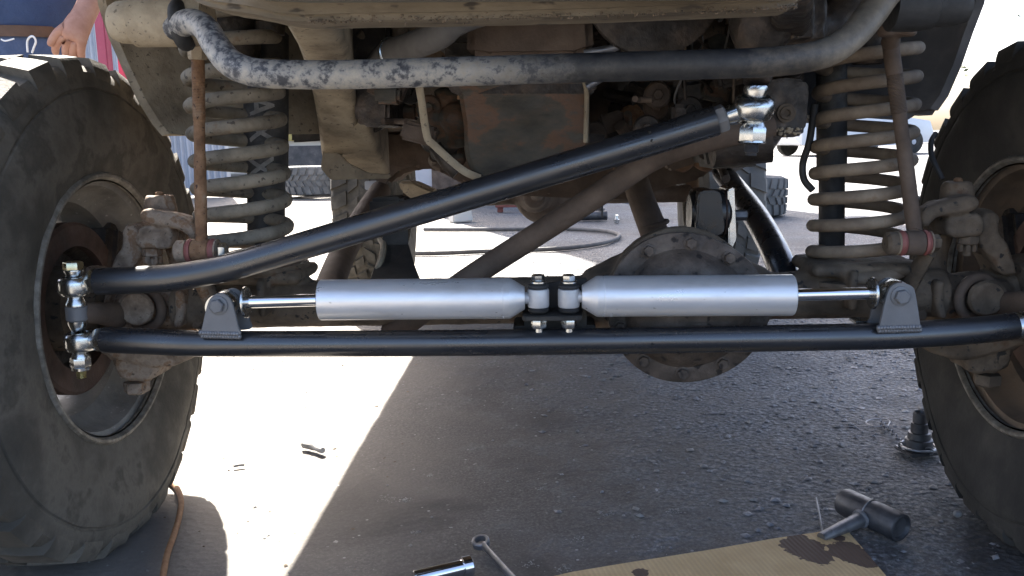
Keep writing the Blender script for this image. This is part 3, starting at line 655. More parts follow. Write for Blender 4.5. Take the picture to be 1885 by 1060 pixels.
centre_eye(D1, 991, b1, 0); centre_eye(D2, 1047, b2, 0)
pl = at(1018, 577, -.145)
DB = MB().prism([V((at(962, 577, -.145).x, -.162, pl.z)), V((at(968, 577, -.145).x, -.167, pl.z)), V((at(1062, 577, -.145).x, -.167, pl.z)), V((at(1070, 577, -.145).x, -.162, pl.z)), V((at(1078, 577, -.145).x, -.075, pl.z)), V((at(958, 577, -.145).x, -.075, pl.z))], (0, 0, -.006), .001).build('damper_mount', M_dblack, CAR, 'small black plate carrying both damper eyes')
MB().prism(pxpoly([(1005, 522), (1080, 512), (1080, 604), (965, 604), (965, 545)], -.104), (0, .008, 0), .001).build('upright_plate', M_dblack, DB)
MB().box(at(1020, 600, -.07)+V((0, 0, .002)), (.12, .07, .012), None, .002).build('base_plate', M_dblack, DB)
# welded damper brackets on the tie rod
def bracket(o, bolt, Yf, eyec):
    pts = pxpoly(roundpoly(o, 4), Yf); B = MB().prism(pts, (0, .005, 0), .0008).build('damper_bracket', M_greypaint, TR)
    MB().prism([p+V((.002, .042, 0)) for p in pts], (0, .005, 0), .0008).build('damper_bracket', M_greypaint, TR)
    c = at(*bolt, Yf)
    MB().lathe(c, -Y_, [(0, .0135), (.002, .0135), (.0028, .0115)], 28).hexa(c-Y_*.0018, -Y_, .0102, .0085, .2).lathe(c-Y_*.0095, -Y_, [(0, .006), (.001, .0055)], 16).build('bolt', M_greypaint, TR)
    return B
bracket([(368, 617), (371, 606), (380, 566), (388, 548), (403, 540), (418, 545), (428, 560), (438, 600), (441, 617), (404, 620)], (402, 562), -.1635, 0)
bracket([(1616, 606), (1620, 598), (1634, 540), (1646, 524), (1662, 521), (1680, 528), (1686, 545), (1694, 596), (1695, 606), (1655, 609)], (1658, 545), -.1635, 0)
for c, D in ((at(411, 563, -.14), D1), (at(1649, 543, -.14), D2)):
    MB().lathe(c-Y_*.018, Y_, [(0, .015), (.0, .0195), (.002, .0208), (.034, .0208), (.036, .0195), (.036, .015)], 40).build('damper_eye', M_zinc, D)
    MB().lathe(c-Y_*.02, Y_, [(0, .008), (0, .0155), (.04, .0155), (.04, .008)], 28).build('bushing', M_bushblk, D)
for x0, x1, y0, y1 in ((370, 440, 613, 615), (1617, 1694, 604, 602)):
    mb = MB()
    for r_ in range(2):
        for k in range(15):
            t = (k+.5*r_)/14.5; p = at(x0+(x1-x0)*t, y0+(y1-y0)*t-1+r_*6, -.161)
            mb.sphere(V((p.x, -.1615+r_*.0022, p.z)), .0046, 8, 6, (.75, 1., .9))
    mb.build('weld_bead', M_weld, TR, None, 60)
MB().prism(pxpoly([(1576, 591), (1612, 591), (1612, 597), (1576, 598)], -.11), (0, .03, 0), .001).build('bracket_tab', M_zinc, TR)
for px, py in ((1198, 628),): MB().lathe(at(px, py, -.14)+V((0, -.0188, 0)), -Y_, [(-.003, .0028), (.0006, .002)], 7).build('scuff', M_scuff, TR)
# ---- steering knuckles (same casting mirrored)
def knuckle(s, mat, lab):
    def K(px, py, Y):
        p = at(px, py, Y); return V((p.x if s < 0 else -p.x, p.y, p.z))
    mb = MB()
    def pr(a, y0, y1, bev=.004): mb.prism([K(x, y, y0) for x, y in a], (0, y1-y0, 0), bev)
    mb.lathe(K(297, 396, .0), Z, [(0, .026), (.004, .0255), (.026, .023), (.031, .02)], 10, ph=.2)           # upper joint cap
    pr([(256, 388), (275, 384), (300, 390), (328, 396), (352, 408), (362, 430), (350, 446), (338, 426), (310, 420), (268, 414), (254, 402)], -.055, -.015)
    pr([(254, 416), (282, 420), (314, 424), (318, 450), (306, 460), (252, 458), (246, 438)], -.05, .04)      # upper yoke slab
    pr([(252, 424), (262, 452), (258, 476), (236, 500), (222, 530), (192, 530), (206, 480), (224, 450), (222, 420), (236, 410)], -.035, .035)
    mb.tube([K(322, 436, .03), K(338, 500, .03), K(335, 560, .02), K(345, 640, .02)], [.02, .02, .018, .022], 8, 3)
    mb.tube([K(196, 566, .02), K(255, 566, .02), K(345, 563, .01)], [.045, .043, .034], 20)
    mb.tube([K(235, 566, -.0), K(247, 566, -.05)], [.03, .0245], 20)                                        # axle joint yoke
    pr([(318, 536), (336, 536), (338, 570), (332, 606), (316, 606), (320, 572)], -.05, .0)
    pr([(172, 643), (215, 634), (300, 640), (366, 638), (356, 660), (318, 676), (280, 681), (262, 676), (216, 664), (186, 656)], -.075, .045, .005)
    pr([(205, 650), (290, 660), (288, 690), (276, 706), (226, 704), (204, 682)], -.055, .02, .006)
    pr([(182, 590), (232, 596), (226, 640), (214, 672), (190, 660), (178, 630)], -.05, .03, .006)
    mb.tube([K(195, 500, .03), K(180, 560, .03), K(190, 640, .02)], [.03, .035, .03], 12, 3)
    k = link('steering_knuckle', cast(mb, 'steering_knuckle', .0032, 3, .0016, 55), mat, CAR, lab)
    MB().hexa(K(251, 702, -.02), -Z, .0205, .0175, .3).lathe(K(251, 702, -.02)-Z*.016, -Z, [(0, .012), (.004, .011)], 14).jitter(.0008, 80).build('lower_joint_nut', mat, k)
    MB().tube([K(143, 577, -.14), K(172, 576, -.12), K(215, 580, -.06), K(222, 578, -.02)], [.013, .0155, .02, .022], 14, 3, flat=.75).jitter(.0015, 40).build('steering_arm', M_brown, k)
    n = MB(); c = K(281, 470, -.03)
    n.hexa(c+Z*.012, -Z, .0155, .013, .2)
    for q in range(6):
        an = q*math.pi/3+.2; n.box(c+V((math.cos(an)*.011, math.sin(an)*.011, -.006)), (.006, .006, .011), Matrix.Rotation(an, 3, 'Z'), .001)
    n.lathe(c-Z*.004, -Z, [(0, .007), (.014, .006)], 12).build('castle_nut', mat, k)
    MB().lathe(K(297, 398, 0)+Z*.033, Z, [(0, .007), (.004, .006), (.006, .003)], 12).build('grease_nipple', M_rust, k)
    MB().lathe(K(254, 567, -.056), -Y_, [(0, .0255), (.004, .0265), (.009, .024), (.011, .016)], 26).jitter(.0006, 70).build('joint_cap', mat, k)
    mb = MB().torus(K(266, 567, -.034), V((.25*s*-1, 1, 0)), .031, .008, 30, 10); mb.build('joint_seal', M_brown, k)
    MB().prism([K(x, y, -.03) for x, y in ((352, 530), (378, 524), (382, 606), (352, 606))], (0, .05, 0), .003).build('axle_bracket', M_dustd, k)
    return k
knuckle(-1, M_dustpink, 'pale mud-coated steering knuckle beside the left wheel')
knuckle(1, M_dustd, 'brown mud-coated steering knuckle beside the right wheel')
# link bracket tails on the axle
for s, m in ((-1, M_dustpink), (1, M_dustd)):
    MB().tube([V((s*.54, -.085, .47)), V((s*.535, -.05, .43)), V((s*.53, -.02, .39))], [.012, .016, .02], 12, 3, flat=.6).build('link_bracket', m, CAR)

# ---- fender liners
def sheet(name, poly, Y, depth, th, mat, lab=None, edge=None):
    f = pxpoly(poly, Y); o = MB().prism(f, (0, th, 0)).build(name, mat, CAR, lab)
    return o
ln = [(172, -60), (184, 12), (203, 72), (226, 122), (256, 184), (284, 228), (302, 250)]
ny = len(ln)
rings = []
for i, (x, y) in enumerate(ln):    # curved pressing: front edge turned over, body of it running inboard and back
    a = at(x, y, .06); rings.append([a+V((-.003, .004, 0)), a+V((0, -.006, 0)), a+V((.012, -.004, .003)), a+V((.03, .03, .0)), a+V((.12, .13, .0)), a+V((.26, .19, 0)), a+V((.262, .195, .0)), a+V((.12, .137, 0)), a+V((.03, .036, 0))])
FL = MB().loft(rings, True).jitter(.002, 12).build('fender_liner', M_dust, CAR, 'tan dusty inner fender sheet behind the left coil', 50)
ln = [(1822, -60), (1808, 8), (1788, 60), (1768, 120), (1742, 178), (1722, 204)]
rings = []
for i, (x, y) in enumerate(ln):
    a = at(x, y, .06); rings.append([a+V((.003, .004, 0)), a+V((0, -.006, 0)), a+V((-.012, -.004, .003)), a+V((-.03, .03, .0)), a+V((-.12, .12, .0)), a+V((-.27, .17, 0)), a+V((-.272, .175, 0)), a+V((-.12, .127, 0)), a+V((-.03, .036, 0))])
MB().loft(rings, True).jitter(.002, 12).build('fender_liner', M_liner, CAR, 'dark inner fender sheet beside the right tyre', 50)
MB().prism(pxpoly([(1560, 196), (1640, 205), (1722, 203), (1716, 212), (1688, 210), (1672, 220), (1560, 212)], .09), (0, .05, 0)).build('liner_edge', M_liner, CAR)
MB().prism(pxpoly([(536, 60), (600, 60), (600, 258), (548, 262), (536, 262)], .27), (0, .02, 0), .004).build('inner_panel', M_shock, CAR)

# ---- engine: oil pan, block, pulley, hoses
def pan():
    secs = []
    for Y, k, dz in ((.03, .93, .012), (.04, 1., .0), (.3, 1.02, -.004), (.36, 1., .03), (.46, .96, .09)):
        o = roundpoly([(838, 120), (846, 178), (853, 235), (858, 288), (876, 326), (915, 338), (1000, 339), (1062, 330), (1082, 296), (1084, 235), (1086, 178), (1092, 120)], 3)
        r = []
        for x, y in o:
            p = at(965+(x-965)*k, y, .04); p = V((p.x, Y, p.z+(dz if y > 220 else dz*.2))); r.append(p)
        secs.append(r)
    return MB().loft(secs, True).jitter(.002, 18)
OP = pan().build('oil_pan', M_rustpan, CAR, 'rust-blotched engine oil pan', 45)
MB().prism(pxpoly([(826, 150), (1098, 150), (1098, 168), (1082, 176), (850, 176), (826, 168)], .03), (0, .45, 0), .003).build('pan_flange', M_oily, OP)
for k in range(7): MB().hexa(at(848+k*38, 176, .05), -Z, .006, .006, k).build('bolt', M_rust, OP)
for px in (1076,): MB().tube([at(px, 150, .03), at(px+4, 178, .025), at(px+2, 262, .03)], .004, 10, 4).build('pan_rib', M_dust, OP)
MB().tube([at(1168, 150, .3), at(1110, 235, .3), at(1085, 262, .28)], .006, 8).build('brace_rod', M_oily, CAR)
EB = MB().box(at(985, 30, .3)+V((0, .1, .1)), (.34, .55, .36), None, .02).build('engine_block', M_oily, CAR)
MB().prism(pxpoly([(860, 20), (1090, 16), (1094, 96), (1060, 108), (900, 110), (858, 104)], -.02), (0, .12, 0), .012).build('timing_cover', M_brown, EB)
MB().prism(pxpoly([(1130, 22), (1212, 18), (1204, 56), (1180, 72), (1150, 82), (1128, 60)], -.05), (0, .04, 0), .006).build('side_bracket', M_rust, EB)
PU = MB().lathe(at(1205, -30, -.06), -Y_, [(-.03, .03), (-.03, .092), (-.026, .098), (-.018, .098), (-.014, .09), (-.01, .098), (-.002, .098), (0, .094), (0, .03)], 56).build('pulley', M_oily, EB)
MB().tube([at(x, y, Y) for x, y, Y in ((985, -10, -.1), (850, 32, -.12), (810, 62, -.1), (760, 84, -.06), (716, 98, 0.), (690, 125, .08))], [.02, .021, .0205, .02, .019, .018], 20, 6).build('radiator_hose', M_hose, CAR)
MB().torus(at(722, 96, -.01), at(760, 84, -.06)-at(716, 98, 0.), .0205, .003, 24, 8).build('hose_clamp', M_zinc, CAR)
MB().tube([at(*q) for q in ((735, 20, .05), (738, 60, .05), (738, 110, .08))], .014, 14).build('coolant_pipe', M_dustd, CAR)
MB().tube([at(*q) for q in ((770, 150, .02), (776, 185, .02), (786, 250, .02), (800, 268, .02), (850, 312, .03), (884, 328, .03))], .0062, 10, 5, flat=.6).build('bracing_strap', M_dust, CAR)
k = MB()
for q in range(26):
    px, py = random.uniform(800, 850), random.uniform(170, 300); k.sphere(at(px, py, .12+random.random()*.08), random.uniform(.012, .03), 10, 7, (1, 1, random.uniform(.6, 1.4)))
link('starter_motor', cast(k, 'starter_motor', .005, 3, .003, 30), M_rustpan, CAR)
MB().tube([at(x, y, .1) for x, y in ((800, 268), (822, 300), (842, 318))], .012, 10).build('drain_elbow', M_oily, CAR)
MB().tube([at(x, y, Y) for x, y, Y in ((660, 60, .1), (690, 90, .12), (706, 120, .14))], .007, 10, 4).build('fuel_line', M_dustd, CAR)
# bell housing and gearbox running back
MB().lathe(V((-.03, .45, .73)), Y_, [(0, .17), (.05, .165), (.18, .11), (.6, .1), (.62, .12), (.9, .12), (.95, .06)], 32, sx=1).build('gearbox', M_brown, CAR)
MB().prism(pxpoly([(714, 342), (735, 322), (770, 312), (800, 311), (850, 338), (900, 358), (1010, 363), (1100, 367), (1165, 367), (1230, 345), (1290, 330), (1330, 296), (1350, 286), (1350, 240), (660, 240), (660, 318)], .75), (0, .18, 0), .01).build('gearbox_crossmember', M_brown, CAR, 'brown curved crossmember under the gearbox')
MB().prism(pxpoly([(733, 334), (760, 334), (800, 352), (800, 366), (764, 372), (738, 352)], .95), (0, .08, 0), .006).build('skid_bracket', M_dust, CAR)
MB().box(at(683, 341, .8), (.03, .01, .022), None, .002).build('tab', M_corr, CAR)
# rear axle far behind
ra = MB().tube([V((-.62, 2.42, .39)), V((.62, 2.42, .39))], .038, 20); ra.sphere(V((.0, 2.4, .4)), .14, 24, 16, (1, .9, .95)); ra.lathe(V((-.05, 2.27, .4)), -Y_, [(0, .075), (.06, .05), (.1, .04)], 20)
link('rear_axle', cast(ra, 'rear_axle', .008, 3, .002, 20), M_brown, CAR)
MB().tube([V((-.04, 2.2, .4)), V((-.02, 1.42, .6))], .026, 18).build('drive_shaft', M_brown, CAR)
MB().box((0, 3.12, .56), (1.3, .06, .06), None, .006).build('rear_crossmember', M_dustd, CAR)
MB().box((.02, 2.75, .5), (.75, .4, .12), None, .03).build('fuel_tank_skid', M_dustd, CAR)

MB().prism(pxpoly([(1080, 100), (1430, 100), (1430, 236), (1330, 262), (1080, 300)], .62), (0, .03, 0), .004).build('gap_blocking_plate', M_oily, CAR)  # dark plate added to block the bright gap beside the oil pan
# ---- track bar
MB().tube([at(*q) for q in ((1420, 232, -.05), (1330, 250, -.06), (1240, 276, -.06), (1188, 300, -.055), (1120, 346, -.05), (1000, 424, -.04), (860, 514, -.03), (748, 596, -.02), (716, 614, -.01))], .0178, 20, 5).build('track_bar', M_brown, CAR, 'brown bar crossing diagonally down behind the silver dampers')
# frame-side bracket and steering box
B = MB().prism(pxpoly(roundpoly([(1406, 150), (1482, 146), (1488, 190), (1484, 238), (1466, 252), (1436, 252), (1414, 238), (1404, 200)], 2), -.04), (0, .05, 0), .004).jitter(.0015, 60).build('track_bar_bracket', M_oily, CAR)
MB().lathe(at(1447, 208, -.042), -Y_, [(0, .0135), (.003, .0135), (.0032, .01), (.006, .0095), (.0062, .005), (.003, .0045)], 24).build('bolt', M_dustd, B)
mb = MB()
for q in range(40): mb.sphere(at(1418+random.random()*58, 236+abs(random.gauss(0, 6)), -.042), random.uniform(.001, .0035), 7, 5)
mb.build('mud_crust', M_dust, B, None, 70)
k = MB(); k.box(at(1440, 20, -.14), (.1, .1, .12), None, .02); k.lathe(at(1400, 60, -.18), -Z, [(-.05, .045), (0, .04), (.02, .032), (.03, .024)], 20)
k.tube([at(1470, 70, -.12), at(1530, 40, -.1), at(1570, -10, -.1)], .035, 14); k.box(at(1520, 40, -.06), (.07, .08, .1), None, .015)
k.tube([at(1402, 105, -.18), at(1392, 152, -.19)], [.024, .018], 14)
SB = link('steering_box', cast(k, 'steering_box', .005, 3, .003, 40), M_oily, CAR, 'oily steering gearbox with its arm at the top right')
MB().tube([at(1400, 92, -.16), at(1396, 128, -.18), at(1391, 152, -.19)], [.028, .02, .0165], 16, 3).build('pitman_arm', M_oily, SB)
k = MB()
for q in range(60): k.sphere(at(1415+random.random()*62, 38+random.random()*30, -.19-.004*random.random()), random.uniform(.001, .004), 7, 5)
k.build('oil_crust', M_dustd, SB, None, 70)
MB().tube([at(1310, 265, -.02), at(1345, 262, -.02), at(1420, 255, -.03)], .035, 12).build('frame_bracket', M_oily, CAR)
MB().prism(pxpoly([(1296, 262), (1420, 232), (1424, 262), (1402, 306), (1306, 312)], .02), (0, .14, 0), .008).build('frame_bracket_plate', M_dblack, CAR)
# rusty lump of manifold and heat shield in the gloom
k = MB()
for q in range(18): k.sphere(at(random.uniform(1180, 1300), random.uniform(262, 300), .35+random.random()*.1), random.uniform(.015, .035), 10, 7)
link('exhaust_joint', cast(k, 'exhaust_joint', .006, 2, .004, 30), M_rust, CAR)
MB().prism(pxpoly(roundpoly([(1142, 200), (1168, 190), (1196, 214), (1190, 236), (1156, 240), (1140, 222)], 2), .25), (0, .05, 0), .008).jitter(.003, 40).build('heat_shield', M_rust, CAR)
MB().prism(pxpoly([(1160, 150), (1250, 150), (1250, 260), (1200, 250), (1180, 180)], .4), (0, .05, 0), .01).build('shield_plate', M_rustpan, CAR)
MB().tube([at(*q) for q in ((1150, 270, .42), (1166, 320, .4), (1182, 370, .38), (1205, 430, .36), (1218, 470, .36))], [.026, .026, .026, .028, .03], 20, 4).build('exhaust_pipe', M_brown, CAR, 'brown exhaust pipe dropping behind the differential')
MB().torus(at(1203, 412, .365), V((.2, 0, -1)), .027, .0045, 24, 8).build('pipe_clamp', M_brown, CAR)
# wires hanging under the engine
for q in range(14):
    x = random.choice((1255, 1275, 1355, 1372, 1385, 1300)); Y = random.uniform(.0, .2); x += random.uniform(-14, 14); y0 = random.choice((20, 140))
    MB().tube([at(x, y0, Y), at(x+random.uniform(-16, 10), y0+40, Y), at(x+random.uniform(-14, 14), y0+75, Y+.02), at(x+random.uniform(-30, 20), y0+random.uniform(80, 130), Y+.03)], random.uniform(.0016, .003), 7, 5).build('wire', random.choice((M_oily, M_dustd, M_hose)), CAR)
for a in (((1160, 110), (1130, 130), (1080, 160)), ((1075, 98), (1130, 88), (1160, 74))):
    MB().tube([at(x, y, -.03) for x, y in a], .006, 10, 4).build('steel_pipe', M_tool, CAR)

# clutter of hoses, brackets and fasteners under the engine
rc = random.Random(21)
for (xa, xb, ya, yb, n) in ((655, 760, 30, 230, 16), (1095, 1330, 20, 110, 26), (1090, 1330, 150, 300, 40), (770, 850, 150, 300, 10), (1330, 1500, 10, 130, 16)):
    for k in range(n):
        x, y, Y = rc.uniform(xa, xb), rc.uniform(ya, yb), rc.uniform(.02, .42); m = rc.choice((M_oily, M_brown, M_oily, M_rustpan, M_brown, M_oily)); t = rc.random()
        if t < .4:
            a = rc.uniform(0, 6.3); L1 = rc.uniform(25, 75); MB().tube([at(x, y, Y), at(x+math.cos(a)*L1*.5+rc.uniform(-12, 12), y+math.sin(a)*L1*.5, Y+.02), at(x+math.cos(a)*L1, y+math.sin(a)*L1, Y+rc.uniform(-.03, .05))], rc.choice((.003, .005, .007, .011)), 9, 5).build('hose', m, CAR)
        elif t < .7: MB().box(at(x, y, Y), (rc.uniform(.02, .07), rc.uniform(.02, .06), rc.uniform(.02, .06)), Matrix.Rotation(rc.uniform(-.5, .5), 3, 'Y'), .005).jitter(.003, 40).build('bracket', m, CAR)
        else:
            p = at(x, y, Y); MB().lathe(p, -Y_, [(-.03, .02), (-.004, .022), (0, .019), (.001, .0105)], 18).hexa(p-Y_*.001, -Y_, .009, .008, rc.random()*3).build('bolt_boss', m, CAR)
# ---- control arms
def arm(pts, r, mat, nm='control_arm', lab=None): return MB().tube([at(*q) for q in pts], r, 20, 4).build(nm, mat, CAR, lab)
arm(((1330, 318, .75), (1356, 350, .55), (1392, 400, .3), (1430, 470, .12), (1448, 520, .06)), [.024, .024, .024, .024, .024], M_black, lab='black control arm sloping down beside the right rear tyre')
arm(((700, 352, .8), (668, 400, .6), (630, 470, .35), (600, 545, .12)), .026, M_brown, lab='brown control arm behind the drag link')
UB = MB().lathe(at(1268, 392, .08), X, [(0, .02), (0, .03), (.006, .036), (.02, .038), (.045, .038), (.059, .036), (.064, .03), (.064, .02)], 36).build('arm_bushing', M_gloss, CAR, 'black bushing housing on top of the differential')
for t, lx in ((1282, .004), (1330, .004)): MB().torus(at(t, 392, .08), X, .037, .0015, 32, 8).build('bushing_ring', M_rotor, UB)
MB().prism(pxpoly(roundpoly([(1286, 356), (1300, 351), (1318, 351), (1328, 358), (1331, 396), (1332, 430), (1284, 432), (1283, 396)], 2), .035), (0, .09, 0), .009, 4).build('housing_block', M_gloss, UB)
MB().prism(pxpoly([(1272, 400), (1340, 400), (1346, 452), (1262, 452)], .09), (0, .05, 0), .004).build('bushing_stand', M_gloss, UB)
MB().prism(pxpoly([(1340, 350), (1352, 344), (1356, 440), (1342, 470)], .05), (0, .08, 0), .002).build('side_plate', M_zinc, UB)
MB().hexa(at(1352, 396, .08), X, .009, .02).build('bolt', M_tooldark, UB)
UB = MB().prism(pxpoly([(678, 366), (736, 362), (752, 374), (752, 404), (680, 404)], .2), (0, .07, 0), .006).build('arm_tower', M_dblack, CAR, 'dark control arm tower on the axle behind the drag link')
MB().loft([[at(706, 400, .2), at(750, 400, .2), at(750, 400, .26), at(706, 400, .26)], [at(704, 450, .19), at(752, 450, .19), at(752, 450, .26), at(704, 450, .26)], [at(690, 490, .12), at(764, 490, .12), at(764, 490, .24), at(690, 490, .24)], [at(680, 520, .06), at(776, 520, .06), at(776, 520, .22), at(680, 520, .22)]]).build('tower_leg', M_dblack, UB)
MB().tube([at(*q) for q in ((700, 440, .22), (706, 452, .18), (702, 476, .14), (688, 512, .1))], .006, 8, 3).build('tower_flange', M_dust, UB)

# brake hose by the right coil
MB().tube([at(*q) for q in ((1500, 190, .0), (1490, 260, .02), (1478, 300, .03), (1480, 330, .03), (1496, 350, .03))], .0055, 12, 5).build('brake_hose', M_bushblk, CAR)
MB().tube([at(*q) for q in ((1735, 330, -.02), (1716, 290, .0), (1714, 262, .02), (1722, 246, .04))], .004, 10, 5).build('brake_hose', M_bushblk, CAR)
MB().lathe(at(496, 42, .02), Z, [(-.02, .012), (-.018, .022), (0, .024), (.012, .016)], 18).build('tower_nut', M_oily, CAR)

# ---- body above the view: shades the underside as the real one does
def side(x0, x1, y0, y1, z0, z1, nm, bev=.02, mat=M_body): return MB().box(((x0+x1)/2, (y0+y1)/2, (z0+z1)/2), (x1-x0, y1-y0, z1-z0), None, bev, 3).build(nm, mat, CAR)
side(-.75, .75, .62, 3.25, .76, 1.25, 'body_tub', .04)
side(-.7, .7, 1.2, 3.2, 1.25, 1.82, 'hard_top', .06)
side(-.56, .56, -.4, .68, 1.0, 1.22, 'bonnet', .05)
side(-.56, .56, -.46, -.4, .86, 1.2, 'grille_panel', .02)
for s in (-1, 1):
    side(min(s*.5, s*.8), max(s*.5, s*.8), -.42, .62, .99, 1.04, 'front_fender', .015)
    side(min(s*.64, s*.66), max(s*.64, s*.66), .5, .64, .74, 1.0, 'fender_skirt', .004, M_dustd)
    side(min(s*.38, s*.55), max(s*.38, s*.55), -.44, .64, .86, 1.0, 'inner_wing', .01, M_dustd)
    MB().lathe((s*.4, -.455, 1.06), -Y_, [(0, .085), (.012, .088), (.02, .08), (.026, .04), (.028, .001)], 32).build('headlight', M_glass, CAR)
for k in range(7): MB().box((-.24+k*.08, -.463, 1.05), (.035, .008, .22), None, .003).build('grille_slot', M_bushblk, CAR)
side(-.62, .62, .6, .64, .66, 1.2, 'firewall', .01, M_dustd)
MB().box((0, -.3, .97), (.7, .02, .2), None, .004).build('radiator', M_oily, CAR)
# ------------------------------------------------------------------ things lying on the ground
def gline(pts, z=.005): return [gnd(x, y, z) for x, y in pts]
o = MB().tube(gline([(262, 905), (286, 888), (306, 884), (324, 896), (333, 920), (330, 950), (320, 985), (308, 1020), (300, 1060), (296, 1090)]), .0052, 12, 6).build('cord', M_cable, None)
tag(recentre(o), 'orange-brown cord curling out from under the left tyre', 'cord')
o = MB().tube(gline([(640, 462), (780, 466), (900, 462), (1020, 458), (1100, 449), (1136, 438), (1136, 430), (1100, 424), (1020, 421), (900, 422), (780, 422)], .012), .013, 12, 8).build('air_hose', M_hose, None)
tag(recentre(o), 'dark air hose looped on the ground behind the vehicle', 'hose')
# cardboard with oil blots
cb = [gnd(x, y, .006) for x, y in ((1010, 1068), (1052, 1058), (1160, 1040), (1300, 1018), (1430, 995), (1500, 985), (1540, 978), (1562, 984), (1590, 1016), (1632, 1066), (1700, 1150), (1080, 1210))]
STAINS = [tuple(gnd(x, y, .006)[:2])+(r,) for x, y, r in ((1480, 1012, .036), (1500, 1026, .03), (1560, 1022, .034), (1584, 1034, .03), (1470, 998, .02), (1178, 1060, .014), (1545, 995, .012))]
o = MB().prism(cb, (0, 0, .005), .0006).build('cardboard', cardboard_material(), None)
tag(o, 'flattened cardboard sheet with dark oil blots', 'cardboard')
# lump hammer made of pipe, handle under the board edge
H = empty('hammer', gnd(1610, 960)); tag(H, 'dark steel hammer with thick round head lying beside the cardboard', 'hammer')
h0, h1 = gnd(1552, 922, .024), gnd(1660, 972, .024); d = h1-h0; d.z = 0; L = d.length; h0.z = h1.z = .024
MB().lathe(h0, d, [(0, .017), (.002, .022), (.008, .0235), (L-.006, .0235), (L-.001, .022), (L, .019), (L-.006, .017), (L-.008, .001)], 32).build('head', M_tooldark, H)
hm = (h0+h1)/2
MB().tube([hm, hm+(gnd(1512, 990, .012)-hm)*1.0], [.0135, .0085], 16).build('handle', M_tool, H)
MB().torus(hm+(gnd(1512, 990, .012)-hm)*.22, gnd(1512, 990, .012)-hm, .0125, .0035, 20, 8).jitter(.0012, 200).build('weld', M_weld, H)
MB().torus(hm, d, .0235, .0014, 30, 6).build('band', M_tool, H)
o = MB().tube([gnd(1502, 916, .012), gnd(1508, 945, .01), gnd(1514, 980, .006)], .0016, 8, 3).build('wire_offcut', M_tool, None); tag(recentre(o), 'thin bright wire standing by the hammer handle', 'wire')
# combination spanner
W = empty('spanner', gnd(900, 1010)); tag(W, 'steel ring spanner lying on the asphalt at the bottom edge', 'spanner')
c = gnd(885, 998, .012)
pr = [(-.005, .0088), (-.0052, .0125), (-.004, .0142), (.004, .0142), (.0052, .0125), (.005, .0088), (-.005, .0088)]
MB().lathe(c, V((-.1, -.25, 1)), pr, 30, cap=False).build('ring_end', M_tool, W)
e = gnd(960, 1082, .008); dd = (e-c).normalized()
MB().tube([c+dd*.013, c+dd*.03, e], [.0075, .0062, .0072], 12, 1, flat=.55).build('shank', M_tool, W)
# socket with extension
S = empty('socket', gnd(820, 1050)); tag(S, 'chrome socket on a short bar at the bottom edge', 'socket')
a, b = gnd(762, 1066, .014), gnd(850, 1045, .014); dd = b-a; dd.z = 0; L = dd.length; a.z = .014
MB().lathe(a, dd, [(0, .0105), (.0015, .0118), (L, .0118), (L+.001, .0108)], 30).build('barrel', M_chrome, S)
MB().lathe(a+dd, dd, [(0, .013), (.001, .0155), (.014, .0155), (.0165, .013), (.0155, .008), (.005, .0075)], 30).build('collar', M_chrome, S)
# stepped coupler on its base with chain and ring
K = empty('hitch_coupler', gnd(1688, 838)); tag(K, 'stepped metal coupler on a flat base with a short chain, beside the right tyre', 'coupler')
k0 = gnd(1690, 832)
MB().lathe(k0+Z*.012, Z, [(0, .027), (.016, .026), (.018, .022), (.03, .021), (.031, .0165), (.05, .0165), (.051, .014), (.07, .0135), (.073, .011), (.064, .008)], 32).build('stepped_body', M_tooldark, K)
MB().box(k0+Z*.0045, (.072, .06, .007), Matrix.Rotation(.2, 3, 'Z'), .002).build('base', M_tooldark, K)
MB().torus(k0+Z*.013, Z, .033, .0028, 28, 8).build('wire_bail', M_tool, K)
for k in range(3): MB().torus(k0+V((.03*math.cos(k*2+1), .028*math.sin(k*2+1), .012)), V((1, k, .4)), .008, .002, 14, 6).build('link', M_tool, K)
cp = catmull(gline([(1668, 824), (1654, 808), (1642, 796), (1632, 786), (1622, 778)], .006), 3)
for i, p in enumerate(cp): MB().torus(p, V((.5, .3, 1)) if i % 2 else V((1, -.6, .2)), .0062, .0014, 14, 6).build('chain_link', M_tool, K)
r0 = gnd(1612, 776, .005)
rg = MB(); 
rg.tube([gnd(x, y, .005) for x, y in ((1632, 784), (1610, 785), (1594, 778), (1604, 772), (1628, 771), (1638, 776), (1634, 784))], .0015, 8, 5)
rg.build('spring_ring', M_tool, K)
# a stick and other scraps
o = MB().tube(gline([(558, 818), (576, 822), (594, 829)], .008), [.0075, .008, .006], 10, 3).jitter(.002, 120).build('stick', M_stone, None); tag(recentre(o), 'short grey stick lying in the sunlit patch', 'stick')
o = MB().tube(gline([(430, 858), (440, 856), (450, 855)], .004), .003, 8, 2).jitter(.001, 120).build('twig', M_stone, None); tag(recentre(o), 'tiny twig in the sun nearest the left tyre', 'twig')
o = MB().sphere(gnd(1762, 946, .006), .0075, 10, 7, (1, .8, .8)).jitter(.0015, 140).build('pebble', M_stone, None); tag(recentre(o), 'single pale pebble on dark asphalt near the right tyre', 'pebble')
